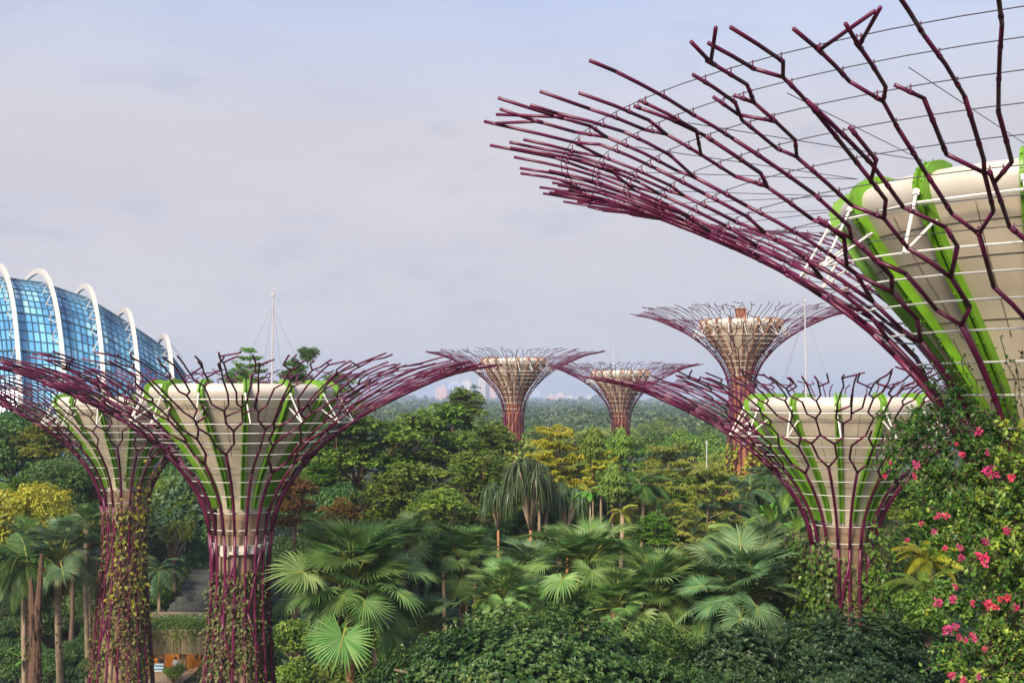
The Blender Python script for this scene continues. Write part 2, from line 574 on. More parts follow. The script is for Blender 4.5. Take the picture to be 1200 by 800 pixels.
def conservatory():
    Yc = 172.0
    e = empty('conservatory', (0, 0, 0), 'domed blue glass conservatory with white arched ribs behind the leftmost canopy', 'conservatory')
    # sections: top px, py of the glass; px where it passes py=430 on the front face
    secs = [(-120, 336, -62, 0), (-60, 330, -20, 0), (-10, 328, 18, 1), (38, 334, 70, 1), (95, 351, 118, 1), (143, 378, 161, 1), (190, 408, 203, 1), (214, 436, 222, 0)]
    W = [30, 31, 31, 30, 27, 24, 20, 15]
    NPH = 44

    def sec(k):
        k0 = int(min(k, len(secs) - 2))
        f_ = k - k0
        a, b = secs[k0], secs[k0 + 1]
        tp = [a[i] * (1 - f_) + b[i] * f_ for i in range(3)]
        w = W[k0] * (1 - f_) + W[k0 + 1] * f_
        top = at(tp[0], tp[1], Yc)
        mid = at(tp[2], 430, Yc - w * .8)
        return top, mid, w

    def pt(k, ph, off=0.0):
        top, mid, w = sec(k)
        H = top.z
        sp = sin(ph)
        y = Yc - w * (1 + off / w) * (1 if cos(ph) > 0 else -1) * abs(cos(ph)) ** .8
        z = H * sp ** .82 + off * sp
        # each arch stands in one upright plane that passes through mid
        x = top.x + (Yc - y) * (mid.x - top.x) / (Yc - mid.y)
        return np.array([x, y, z])

    us = np.linspace(0, len(secs) - 1, (len(secs) - 1) * 7 + 1)
    phs = np.linspace(.03, pi * .78, NPH)
    gl = MB()
    V = np.array([pt(u, p) for u in us for p in phs])
    n = NPH
    gr = np.random.default_rng(8)
    for i in range(len(us) - 1):
        colbase = .52 + .10 * np.sin(i * 1.7) * np.sin(i * .61)
        for j in range(n - 1):
            q = [i * n + j, (i + 1) * n + j, (i + 1) * n + j + 1, i * n + j + 1]
            blob = np.sin(i * .55 + j * .31) + np.sin(i * .23 - j * .47 + 1)
            tt = np.clip(colbase + .10 * sin(j * 2.1) + .14 * blob + gr.normal(0, .07) + (.25 if gr.random() < .12 else 0), 0, 1)
            gl.add(V[q], [[0, 1, 2, 3]], 0, tt)
    gl.obj('glass_shell', M['glass'], e)
    mu = MB()
    for j in range(0, n, 1):
        mu.tube(np.array([pt(u, phs[j], .12) for u in us]), .065 if j % 4 else .13, 4)
    for u in us:
        mu.tube(np.array([pt(u, p, .12) for p in phs]), .06, 4)
    mu.obj('glazing_bars', M['mullion'], e)
    for k, s in enumerate(secs):
        if not s[3]:
            continue
        f_ = MB()
        pp = [p for p in np.linspace(.02, pi * .56, 60)]
        inner = np.array([pt(k, p, .9 + .5 * sin(p) ** 2) for p in pp])
        outer = np.array([pt(k, p, 1.3 + .9 * sin(p) ** 6) for p in pp])
        hw = np.interp(pp, [0, 1.2, 1.55, pi * .56], [.28, .28, .24, .12])
        ox = np.zeros((60, 3))
        ox[:, 0] = hw
        VV = np.concatenate([inner - ox, outer - ox, outer + ox, inner + ox])
        fc = []
        for i in range(59):
            for a in range(4):
                b = (a + 1) % 4
                fc.append([a * 60 + i, b * 60 + i, b * 60 + i + 1, a * 60 + i + 1])
        fc += [[0, 60, 120, 180], [59, 239, 179, 119]]
        f_.add(VV, fc)
        rib = f_.obj('arch_rib', M['fin'], e)
        st = MB()
        for i in range(4, 44, 4):
            a = inner[i]
            b = pt(k - .16, pp[i + 2], .2)
            st.tube([a, b], .07, 4)
            st.tube([a, pt(k - .16, pp[i - 2], .2)], .07, 4)
        st.obj('strut', M['fin'], rib)
    cb = MB()
    for dz in (2.0, 2.3):
        cb.tube(np.array([np.array([*pt(u, pi * .5, dz)]) for u in us]), .03, 4)
    cb.obj('ridge_cable', M['fin'], e)
    return e


conservatory()

# ------------------------------------------------------------------ supertrees
PROF = np.array([(1.46, -13.5), (1.24, -10.5), (1.17, -9.0), (1.22, -7.6), (1.45, -6.2), (1.98, -5.05), (2.85, -3.95), (3.95, -2.95), (5.4, -1.98), (7.5, -.95), (9.0, -.38), (10.9, .0)])


def catmull(P, n=14):
    P = np.asarray(P, float)
    Q = np.concatenate([[2 * P[0] - P[1]], P, [2 * P[-1] - P[-2]]])
    out = []
    for i in range(1, len(Q) - 2):
        for t in np.linspace(0, 1, n, endpoint=False):
            a, b, c, d = Q[i - 1], Q[i], Q[i + 1], Q[i + 2]
            out.append(.5 * ((2 * b) + (-a + c) * t + (2 * a - 5 * b + 4 * c - d) * t * t + (-a + 3 * b - 3 * c + d) * t ** 3))
    out.append(Q[-2])
    return np.array(out)


BOWL = [(.98, -6.1), (1.15, -5.5), (1.48, -4.75), (1.95, -4.0), (2.45, -3.3), (2.92, -2.7), (3.34, -2.1), (3.68, -1.55)]
BOWLC = catmull(BOWL, 6)
RIM = [(3.68, -1.55), (3.8, -1.35), (3.83, -1.15), (3.74, -.98), (3.5, -.88), (3.2, -.92), (3.1, -1.05)]


CABLE_R = np.arange(4.9, 9.3, .62)


class Supertree:
    def __init__(s, label, px, Y, pyrim, seed, ribmat='lime', detail=1, nb=14, core='concrete', trunk_leaf='L_purple', leaf_n=2600,
                 rot=0.0, ring_mast=None, leaf_top=-8.4, cr=1.0, thick=1.0, ledge=False, clamps=False):
        s.clamps = clamps
        p = at(px, pyrim, Y)
        s.H, s.x, s.y = p.z, p.x, p.y
        H = s.H
        s.rng = random.Random(seed)
        s.nr = np.random.default_rng(seed)
        rnd = s.rng
        pr = np.concatenate([[(2.25, -H - .05), (1.85, -.5 * H - 6.75)] if H > 15 else [], PROF])
        pr = catmull(pr, 16)
        ds = np.concatenate([[0], np.cumsum(np.linalg.norm(np.diff(pr, axis=0), axis=1))])
        s.S, s.Rr, s.Zz = ds, pr[:, 0], pr[:, 1]
        i0 = int(np.argmin(s.Rr))
        s.out_R, s.out_S = s.Rr[i0:], ds[i0:]
        e = s.e = empty('steel_tree', (s.x, s.y, 0), label, 'steel tree tower', GROVE, rot)
        s.cr = cr
        # --- core
        c = MB()
        zz = np.linspace(-H, -5.9, 14)
        c.lathe([(max(.95, np.interp(z, s.Zz, s.Rr) * .78) if z < -8 else .96, H + z) for z in zz], 24)
        s.core = c.obj('trunk', M[core], e, True)
        if ledge:
            lg = MB()
            for k in range(12):
                lg.box((1.0 * cos(k * 2 * pi / 12 + .1), 1.0 * sin(k * 2 * pi / 12 + .1), H - 7.55 - .05 * (k % 3)), (.26, .40 + .1 * (k % 2), .26 + .08 * (k % 3)), 0, k * 2 * pi / 12 + .1)
            lg.lathe([(.97, H - 7.78), (1.12, H - 7.78), (1.12, H - 7.66), (.97, H - 7.66)], 24)
            lg.obj('ledge', M['ledge'], s.core)
        # --- bowl
        b = MB()
        b.lathe([(r, H + z) for r, z in BOWLC], 56)
        for r, z in ((3.12, -2.4), (2.35, -3.45), (1.6, -4.5), (3.5, -1.85)):
            rr = np.interp(z, BOWLC[:, 1], BOWLC[:, 0]) + .004
            ang = np.linspace(0, 2 * pi, 57)
            b.tube(np.stack([rr * np.cos(ang), rr * np.sin(ang), np.full(57, H + z)], 1), .012 if detail else .02, 4, 1, caps=False)
        for k in range(nb):
            th = (k + .5) * 2 * pi / nb
            b.tube([((r + .003) * cos(th), (r + .003) * sin(th), H + z) for r, z in BOWLC[20:]], .010, 4, 1)
        s.bowl = b.obj('funnel_bowl', [M['cream' if detail else 'cream_far'], M['seam']], e, True)
        b = MB()
        b.lathe([(r, H + z) for r, z in catmull(RIM, 5)], 56)
        b.obj('bowl_rim', M['pale'], s.bowl, True)
        b = MB()
        b.lathe([(0, H - 1.22), (1.5, H - 1.2), (3.2, H - 1.22)], 56)
        b.obj('roof_deck', M['deck'], s.bowl)
        # --- ribs
        full = np.concatenate([BOWLC[2:], catmull(RIM, 5)[1:26]])
        tn = np.gradient(full, axis=0)
        tn /= np.linalg.norm(tn, axis=1)[:, None]
        nm = np.stack([tn[:, 1], -tn[:, 0]], 1)
        for k in range(nb):
            th = k * 2 * pi / nb
            rb = MB()
            er, et = np.array([cos(th), sin(th), 0]), np.array([-sin(th), cos(th), 0])
            wid = np.interp(full[:, 1], [-6, -4.5, -2], [.075, .095, .11])
            for lo, hi, dep in ((-1, -.38, .17), (-.38, .38, .07), (.38, 1, .17)) if detail else ((-1, 1, .15),):
                def strip(u, d):
                    q = full + nm * d
                    return q[:, :1] * er + np.stack([np.zeros(len(q)), np.zeros(len(q)), q[:, 1] + H], 1) + (wid * u)[:, None] * et
                A, B_, C_, D_ = strip(lo, -.02), strip(lo, dep), strip(hi, dep), strip(hi, -.02)
                n = len(A)
                fc = [[a * n + i, b2 * n + i, b2 * n + i + 1, a * n + i + 1] for i in range(n - 1) for a, b2 in ((0, 1), (1, 2), (2, 3))]
                fc += [[0, n, 2 * n, 3 * n], [n - 1, 4 * n - 1, 3 * n - 1, 2 * n - 1]]
                rb.add(np.concatenate([A, B_, C_, D_]), fc)
            if detail:
                for i in range(6, len(full) - 3, 4):
                    for u in (-.69, .69):
                        q3 = full[i] + nm[i] * .175
                        c3 = q3[0] * er + np.array([0, 0, q3[1] + H]) + wid[i] * u * et
                        rb.tube([c3, c3 + nm[i][0] * .022 * er + np.array([0, 0, nm[i][1] * .022])], .018, 6)
            rb.obj('rib', M[ribmat], e)
        # --- ring rods
        for z in (-2.43, -2.8, -3.2, -3.68, -4.22, -4.8, -5.4, -6.1, -6.8):
            rr = s.r_at(z) - .07
            ang = np.linspace(0, 2 * pi, 57)
            q = MB()
            q.tube(np.stack([rr * np.cos(ang), rr * np.sin(ang), np.full(57, H + z)], 1), .019 if detail else .03, 5, caps=False)
            q.obj('ring_rod', M['white_rod'], e)
        rr = 4.02
        ang = np.arange(nb + 1) * 2 * pi / nb
        q = MB()
        q.tube(np.stack([rr * np.cos(ang), rr * np.sin(ang), np.full(nb + 1, H - 1.5)], 1), .026, 5, caps=False)
        q.obj('ring_rod', M['white_rod'], e)
        # --- V struts
        rl = s.r_at(-2.43) - .05
        for k in range(nb):
            th = k * 2 * pi / nb
            q = MB()
            apex = np.array([rl * cos(th + .03), rl * sin(th + .03), H - 2.43])
            for r_, z_, d_ in ((3.98, -1.3, -.012), (3.66, -1.8, .02)):
                tip = np.array([r_ * cos(th + d_), r_ * sin(th + d_), H + z_])
                q.tube([apex, tip], .028, 5)
                if detail:
                    q.tube([tip + (apex - tip) * .06, tip - (apex - tip) * .03], .06, 5)
            q.obj('strut', M['white_rod'], e)
        # --- crimson lattice, one part per main branch
        s.thick = thick
        ntb = 18
        s.mbs = [MB() for _ in range(ntb)]
        tips = []
        for k in range(ntb):
            s.mb = s.mbs[k]
            th = (k + .5) * 2 * pi / ntb
            sf = s.s_r(rnd.uniform(2.3, 3.2))
            s.path(0.0, th, s.s_z(-7.0), th, .062)
            s.path(s.s_z(-7.0), th, sf, th, .061)
            tips.append((th, sf, k, s.s_r(rnd.uniform(9.6, 10.9))))
        s.weave(tips)
        for k in range(ntb):
            s.mbs[k].obj('branch', M['crimson'], e, True)
        # braces on the trunk
        for k in range(nb):
            if k % 2:
                continue
            s.mb = MB()
            th = (k + .5) * 2 * pi / nb
            d = 2 * pi / nb * rnd.choice((1, 2, -1, -2, 1))
            z0 = rnd.uniform(-8.0, -6.4)
            z1 = z0 - abs(d) * rnd.uniform(4.5, 6.5)
            s.path(s.s_z(z1), th - d, s.s_z(z0), th, .055, .02)
            z2 = z1 - abs(d) * 4.5
            s.path(s.s_z(z2), th, s.s_z(z1), th - d, .055, .02)
            s.mb.obj('brace', M['crimson'], e, True)
        # --- planted skin of the trunk
        if leaf_n:
            q = MB()
            n = leaf_n
            z = s.nr.uniform(-min(H, 17.), leaf_top, n)
            az = s.nr.uniform(0, 2 * pi, n)
            keep = (np.sin(az * 5 + z * 1.7 + seed) + np.sin(z * 2.3 - az * 2) + s.nr.normal(0, .7, n)) > -.9
            z, az = z[keep], az[keep]
            n = len(z)
            rr = np.interp(z, s.Zz, s.Rr) * s.nr.uniform(.78, 1.02, n)
            er = np.stack([np.cos(az), np.sin(az), np.zeros(n)], 1)
            P = er * rr[:, None] + np.stack([np.zeros(n), np.zeros(n), H + z], 1)
            D = er * .5 + np.array([0, 0, -.7]) + s.nr.normal(0, .55, (n, 3))
            Nn = er + np.array([0, 0, .5]) + s.nr.normal(0, .4, (n, 3))
            patch = .5 + .32 * np.sin(az * 3 + seed) * np.sin(z * 1.1) + s.nr.normal(0, .18, n)
            q.leaves(P, D, Nn, s.nr.uniform(.12, .28, n), s.nr.uniform(.06, .13, n), .15, 0, np.clip(patch, 0, 1))
            po_ = q.obj('planting', M[trunk_leaf], s.core)
            po_['kind'] = 'stuff'
        if ring_mast:
            # lightning mast with guy wires
            mpx, mpy = ring_mast
            top = at(mpx, mpy, s.y)
            mx_ = top.x - s.x
            q = MB()
            q.tube([(mx_, 0, H - .95), (mx_, 0, (H + top.z) / 2), (mx_, 0, top.z)], [.04, .032, .022], 6)
            q.box((mx_, 0, top.z), (.12, .12, .12))
            mo = q.obj('mast', M['mast'], e)
            mo.rotation_euler = (0, 0, -rot)
            q = MB()
            for a_ in range(4):
                t2 = a_ * pi / 2 + .5
                q.tube([(mx_, 0, top.z - .5), (mx_ + 1.6 * cos(t2), 1.6 * sin(t2), H - .9)], .004, 4)
            q.obj('guy_wire', M['cable'], mo)

    def r_at(s, z):
        return float(np.interp(z, s.Zz, s.Rr))

    def s_z(s, z):
        return float(np.interp(z, s.Zz, s.S))

    def s_r(s, r):
        return float(np.interp(r, s.out_R, s.out_S))

    def P(s, S, th, off=0.0):
        r = np.interp(S, s.S, s.Rr) + off
        return np.stack([r * np.cos(th), r * np.sin(th), np.interp(S, s.S, s.Zz) + s.H + off * .5], -1)

    def path(s, s0, th0, s1, th1, rad, off=0.0, off1=None):
        n = max(2, int((s1 - s0) / .8) + 2)
        u = np.linspace(0, 1, n)
        o = off + ((off1 if off1 is not None else off) - off) * u
        p = s.P(s0 + (s1 - s0) * u, th0 + (th1 - th0) * u, o)
        s.mb.tube(p, rad * s.thick, 7)
        if s.clamps:
            # pipe clamps where the cable rings are tied on
            for rc in CABLE_R:
                rr_ = np.hypot(p[:, 0], p[:, 1])
                for i in range(len(p) - 1):
                    if (rr_[i] - rc) * (rr_[i + 1] - rc) < 0:
                        f_ = (rc - rr_[i]) / (rr_[i + 1] - rr_[i])
                        c, d = p[i] * (1 - f_) + p[i + 1] * f_, p[i + 1] - p[i]
                        d = d / (np.linalg.norm(d) + 1e-9)
                        s.mb.tube([c - d * .035, c + d * .035], rad * s.thick * 1.2, 7)
                        s.mb.tube([c, c + np.array([0, 0, .11])], .012, 5)

    def rad(s, lvl):
        return (.056, .044, .037, .032)[min(lvl, 3)]

    def joint(s, S, th, rad, off=0.0):
        a = s.P(S - .09, th, off)
        b = s.P(S + .09, th, off)
        s.mb.tube([a, b], rad * 1.32 * s.thick, 7)

    def weave(s, tips):
        """grow the open honeycomb: tubes run straight, fork, meet a neighbour and go on, until each ends free at the rim"""
        rnd = s.rng
        smax = s.s_r(10.9)
        for row in range(12):
            n = len(tips)
            if n < 3:
                break
            new = []
            gap = [(tips[(i + 1) % n][0] - tips[i][0]) % (2 * pi) for i in range(n)]
            mids = {}
            for i, (th, S, own, send) in enumerate(tips):
                r = float(np.interp(S, s.S, s.Rr))
                s.mb = s.mbs[own]
                lv = 0 if r < 2.9 else 1 if r < 4.6 else 2 if r < 7 else 3
                if S > send - 1.1:
                    if S < send:
                        s.path(S, th, send, th + rnd.uniform(-.25, .25) / r, s.rad(lv), 0, rnd.uniform(-.03, .2))
                        if rnd.random() < .55:
                            s.twig(S, th, lv)
                    continue
                gl, gr = gap[i - 1], gap[i]
                d = r * (gl + gr) / 2
                if d > (.86 if r < 5 else .60):
                    # split into two columns of its own
                    for sg, gp in ((-1, gl), (1, gr)):
                        dth = min(gp, .9 / r * 1.6) * rnd.uniform(.22, .34)
                        ds = max(.3, r * dth / tan(radians(rnd.uniform(20, 36))))
                        s.path(S, th, S + ds, th + sg * dth, s.rad(lv))
                        new.append((th + sg * dth, S + ds, own, s.s_r(rnd.uniform(9.5, 10.9))))
                else:
                    u = rnd.random()
                    pb = .66 if r < 5 else .13
                    pk = .40 if r < 4.5 else .17
                    dirs = (-1, 1) if u < pb else ((-1,) if u < pb + (1 - pb) * pk else ((1,) if u < pb + (1 - pb) * 2 * pk else (0,)))
                    for sg in dirs:
                        if sg == 0:
                            L = rnd.uniform(.9, 1.9)
                            th2 = th + rnd.uniform(-.22, .22) / r
                            s.path(S, th, S + L, th2, s.rad(lv))
                            new.append((th2, S + L, own, send))
                            continue
                        key = i if sg > 0 else (i - 1) % n
                        gp = gap[key]
                        if gp * r > 1.7:
                            dth, Sm = min(gp * .4, .8 / r), None
                        else:
                            dth = gp * .5
                            Sm = mids.get(key)
                        if Sm is None or Sm[0] < S + .15:
                            ds = max(.3, r * dth / tan(radians(rnd.uniform(22, 38))))
                            s.path(S, th, S + ds, th + sg * dth, s.rad(lv))
                            new.append((th + sg * dth, S + ds, own, s.s_r(rnd.uniform(9.5, 10.9))))
                            if gp * r <= 1.7:
                                mids[key] = (S + ds, th + sg * dth)
                        elif rnd.random() < .82 or r < 4:
                            s.path(S, th, Sm[0], th + sg * dth, s.rad(lv))      # meets the neighbour
                        else:
                            ds = (Sm[0] - S) * .7
                            s.path(S, th, S + ds, th + sg * dth * .7, s.rad(lv))  # stops short, bends up and ends
                            s.path(S + ds, th + sg * dth * .7, S + ds + rnd.uniform(.3, .8), th + sg * dth * .7, s.rad(lv), 0, .05)
            new.sort(key=lambda t: t[0])
            out = []
            for (th, S, own, send) in new:
                r = float(np.interp(S, s.S, s.Rr))
                lv = 0 if r < 2.9 else 1 if r < 4.6 else 2 if r < 7 else 3
                if out and (th - out[-1][0]) * r < .12:
                    s.mb = s.mbs[own]
                    continue
                L = rnd.uniform(.45, 1.0) + .12 * r * rnd.random()
                if S > min(send, smax) - .3:
                    continue
                S1 = min(S + L, send)
                s.mb = s.mbs[own]
                dth = rnd.uniform(-.06, .06) / r
                s.path(S, th, S1, th + dth, s.rad(lv))
                if r > 4 and rnd.random() < .16:
                    s.stub(S + (S1 - S) * .5, th, .1, lv)
                out.append((th + dth, S1, own, send))
            tips = out

    def twig(s, S, th, lvl):
        rnd = s.rng
        r = float(np.interp(S, s.S, s.Rr))
        L = rnd.uniform(.6, 1.2)
        a = radians(rnd.uniform(38, 66)) * rnd.choice((-1, 1))
        s.path(S, th, S + L * cos(a), th + L * sin(a) / r, s.rad(lvl) * .95, 0, .12)
        s.joint(S, th, s.rad(lvl) * .95)

    def stub(s, S, th, slot, lvl):
        rnd = s.rng
        r = float(np.interp(S, s.S, s.Rr))
        sg = rnd.choice((-1, 1))
        L = rnd.uniform(.5, .9)
        a = radians(rnd.uniform(35, 55)) * sg
        S1, t1 = S + L * cos(a), th + L * sin(a) / r
        s.path(S, th, S1, t1, s.rad(lvl) * .95, 0, .03)
        s.path(S1, t1, S1 + rnd.uniform(.5, 1.2), t1, s.rad(lvl) * .95, .03, .08)


T_B = Supertree('purple steel tree tower with a thin roof mast, second tower from the left edge', 285, 46.0, 426, 21, rot=.05,
                trunk_leaf='L_module', ring_mast=(320, 345), ledge=True, leaf_n=8500)
T_A = Supertree('leftmost purple steel tree tower, its stem wrapped in yellow-green vine', 149, 63.0, 447, 22, rot=.2, leaf_n=9000, leaf_top=-7.2)
T_C = Supertree('purple steel tree tower with ivy-draped stem rising behind the dark shrubs', 985, 46.0, 441, 23, rot=-.1,
                trunk_leaf='L_module', ring_mast=(943, 352), leaf_n=7000, leaf_top=-7.3)
T_D = Supertree('small far purple steel tree tower with tan ribs beside the leafy hill of trees', 602, 131.0, 412, 24, 'tanrib', 0, nb=18, core='terracotta', leaf_n=900, thick=.9, rot=.3)
T_E = Supertree('farthest purple steel tree tower, its stem crossed by a vine-clad column top', 727, 145.0, 427, 25, 'tanrib', 0, nb=18, core='terracotta', leaf_n=900, thick=.95, ring_mast=(719, 392), rot=.12)
T_F = Supertree('tall tan-ribbed steel tree tower standing above the other far ones', 868, 105.0, 365, 26, 'tanrib', 0, nb=18, core='terracotta', leaf_n=1500, thick=.9, rot=.4)
T_G = Supertree('huge near purple steel tree tower cut off by the right edge', 1224, 21.0, 172, 27, rot=.15, leaf_n=3600, thick=.93, clamps=True)

# chimney-like plant hatch on the tall far tower
q = MB()
q.box((0, 0, T_F.H - .45), (.75, .75, 1.3))
q.box((0, 0, T_F.H + .25), (.9, .9, .12))
q.obj('roof_hatch', M['terracotta'], T_F.bowl)

# concentric and radial cables of the near tower, small clamps where they cross
for r_ in CABLE_R:
    S_ = T_G.s_r(r_)
    ang = np.linspace(0, 2 * pi, 73)
    q = MB()
    q.tube(T_G.P(np.full(73, S_), ang, .10), .0085, 4, caps=False)
    q.obj('cable_ring', M['cable'], T_G.e)
q = MB()
for k in range(14):
    th = k * 2 * pi / 14
    for d in (-.12, .12):
        q.tube([(3.85 * cos(th), 3.85 * sin(th), T_G.H - .75), T_G.P(T_G.s_r(8.4), th + d, .08)], .008, 4)
q.obj('tie_cable', M['cable'], T_G.e)


# ------------------------------------------------------------------ vines on towers
def tower_vine(T, name, label, matn, az0, az1, ztop, zbot, strands, per, L, out=.15, seed=1, tintlo=0, tinthi=1):
    """climber over the lattice: az measured in world axes (camera side is -pi/2)"""
    e = empty(name, (T.x, T.y, 0), label, 'climbing plant')
    q, st = MB(), MB()
    v = np.random.default_rng(seed)
    for k in range(strands):
        a = v.uniform(az0, az1)
        zt = ztop - abs(v.normal(0, .18)) * (ztop - zbot)
        zb = zbot + v.uniform(0, .35) * (ztop - zbot)
        n = 26
        z = np.linspace(zt, zb, n)
        aa = a + np.cumsum(v.normal(0, .05, n))
        rr = np.interp(z, T.Zz, T.Rr) + out * v.uniform(.2, 1.6) + np.cumsum(v.normal(0, .02, n))
        pts = np.stack([rr * np.cos(aa), rr * np.sin(aa), T.H + z], 1)
        st.tube(pts, .018, 4)
        m = per
        idx = v.uniform(0, n - 1, m)
        P = np.stack([np.interp(idx, np.arange(n), pts[:, c]) for c in range(3)], 1) + v.normal(0, .14, (m, 3))
        er = P.copy()
        er[:, 2] = 0
        er /= np.linalg.norm(er, axis=1)[:, None]
        D = er * .5 + np.array([0, 0, -.9]) + v.normal(0, .5, (m, 3))
        N = er + np.array([0, 0, .7]) + v.normal(0, .4, (m, 3))
        t = np.clip(v.uniform(tintlo, tinthi) + v.normal(0, .2, m), 0, 1)
        q.leaves(P, D, N, L * v.uniform(.6, 1.3, m), L * .75, .12, 0, t)
    st.obj('stem', M['bark'], e)
    q.obj('foliage', M[matn], e)
    return e


tower_vine(T_A, 'climbing_vine', 'yellow-green climber spilling down the right front of the leftmost tower stem', 'L_vineyel', -pi * .5, -pi * .08, -4.6, -14.0, 12, 26, .28, .25, 5)
tower_vine(T_A, 'climbing_vine', 'brownish mixed creeper covering the lower stem of the leftmost tower', 'L_purple', -pi, 0, -7.6, -17, 12, 60, .20, .05, 6)
tower_vine(T_B, 'climbing_vine', 'patchy brown and green creeper at the foot of the mast-topped tower stem', 'L_module', -pi, 0, -8.8, -15, 10, 50, .18, .05, 7)
tower_vine(T_C, 'ivy', 'fresh green ivy hanging over the left and right of the stem behind the dark shrubs', 'L_ivy', -pi * 1.02, -pi * .66, -6.2, -13.5, 34, 90, .24, .85, 8)
tower_vine(T_C, 'ivy', 'bright ivy mantle on the right side of the stem next to the pink flowers', 'L_ivy', -pi * .36, .1, -5.6, -13.0, 30, 85, .24, .85, 9)
tower_vine(T_D, 'climbing_vine', 'small creeper at the foot of the far tower beside the leafy hill', 'L_olive', -pi, 0, -9.5, -14, 10, 30, .5, .1, 10)
tower_vine(T_F, 'climbing_vine', 'yellow-flowered creeper around the stem base of the tall tan-ribbed tower', 'L_vineyel', -pi, 0, -12.2, -17, 12, 24, .42, .1, 12)

# ------------------------------------------------------------------ vegetation prototypes
def clusters_crown(seed, W, Hh, ncl, cr, nl, L, ratio=.55, flat=.7, up=.35, droop=.0, spread=.5, dense=.25, whorl=False, tb=(.15, .85), core=.45):
    """leaf clumps on an uneven ellipsoid; returns MB + list of clump centres (crown bottom at z=0)"""
    v = np.random.default_rng(seed)
    q = MB()
    cs = []
    for k in range(ncl):
        u = v.normal(size=3)
        u[2] = u[2] + up
        u /= np.linalg.norm(u)
        rr = v.uniform(.62, 1.0) if v.random() > dense else v.uniform(.1, .6)
        lob = 1 + .22 * sin(3 * atan2(u[1], u[0]) + seed) + .12 * sin(5 * u[2] + seed * 2)
        c = np.array([0, 0, Hh * core]) + u * rr * lob * np.array([W / 2 - cr * .5, W / 2 - cr * .5, Hh * .5 - cr * .3])
        c[2] = max(c[2], cr * .4)
        cs.append(c)
        rad = cr * v.uniform(.65, 1.3)
        n = int(nl * (rad / cr) ** 2)
        d = v.normal(size=(n, 3))
        d[:, 2] = d[:, 2] * .9 + .35
        d /= np.linalg.norm(d, axis=1)[:, None]
        if whorl:
            # leaf whorls: a few hubs each with a fan of drooping leaves
            nh = max(3, n // 7)
            hub = v.normal(size=(nh, 3))
            hub[:, 2] = np.abs(hub[:, 2]) * .9 + .1
            hub /= np.linalg.norm(hub, axis=1)[:, None]
            hub = hub * rad * v.uniform(.55, 1.05, (nh, 1)) * np.array([1, 1, flat])
            hp = np.repeat(hub, 7, 0)
            n = len(hp)
            a = v.uniform(0, 2 * pi, n)
            D = np.stack([np.cos(a), np.sin(a), v.uniform(-.75, .25, n) - droop], 1)
            N = np.array([0, 0, 1.]) + v.normal(0, .25, (n, 3))
            P = c + hp
        else:
            P = c + d * rad * v.uniform(.6, 1.05, (n, 1)) * np.array([1, 1, flat])
            D = np.cross(d, v.normal(size=(n, 3))) + d * .35 + np.array([0, 0, -.25 - droop])
            N = d * .8 + np.array([0, 0, .6]) + v.normal(0, spread, (n, 3))
        t = np.clip(v.uniform(*tb) + v.normal(0, .17, n), 0, 1)
        ll = L * v.uniform(.65, 1.35, n)
        q.leaves(P, D, N, ll, ll * ratio, .12, 0, t, droop * .2)
    return q, np.array(cs)


def limbs(seed, cs, Hh, base=-2.0, r0=.22, every=2):
    v = np.random.default_rng(seed)
    q = MB()
    hubs = [np.array([v.normal(0, .12), v.normal(0, .12), Hh * f_]) for f_ in (.02, .14, .26, .4)]
    for i, c in enumerate(cs[::every]):
        hb = hubs[min(3, int(v.integers(0, 4)))] if c[2] > Hh * .4 else hubs[int(v.integers(0, 2))]
        m1 = hb * .55 + c * .45 + v.normal(0, .18, 3) + np.array([0, 0, -.25])
        q.tube(np.array([hb, m1, c * .9 + hb * .1, c]), [r0 * .42, r0 * .3, r0 * .16, r0 * .06], 5)
        for _ in range(2):
            t = c + v.normal(0, .5, 3)
            q.tube(np.array([m1, (m1 + t) / 2 + v.normal(0, .1, 3), t]), [r0 * .2, r0 * .13, r0 * .04], 4)
    q.tube(np.array([[0, 0, base], [0.05, 0, base * .5], hubs[0], hubs[1], hubs[2], hubs[3]]), [r0, r0 * .92, r0 * .85, r0 * .7, r0 * .5, r0 * .25], 7)
    return q


PROTO = {}


def trunk_unit(seed, m):
    v = np.random.default_rng(seed)
    q = MB()
    n = 9
    z = np.linspace(0, 1, n)
    x = np.cumsum(v.normal(0, .05, n)) * (1 - z) * 2
    y = np.cumsum(v.normal(0, .05, n)) * (1 - z) * 2
    q.tube(np.stack([x, y, z], 1), np.interp(z, [0, .05, .3, 1], [.36, .27, .22, .16]), 9)
    return q.mesh('trunk', m, True)


def proto(name, seed, leaf, bark, W, Hh, **k):
    q, cs = clusters_crown(seed, W, Hh, **k)
    PROTO[name] = dict(crown=q.mesh('crown', M[leaf]), limb=limbs(seed, cs, Hh).mesh('limbs', M[bark], True),
                       trunk=trunk_unit(seed, M[bark]), W=W, H=Hh)


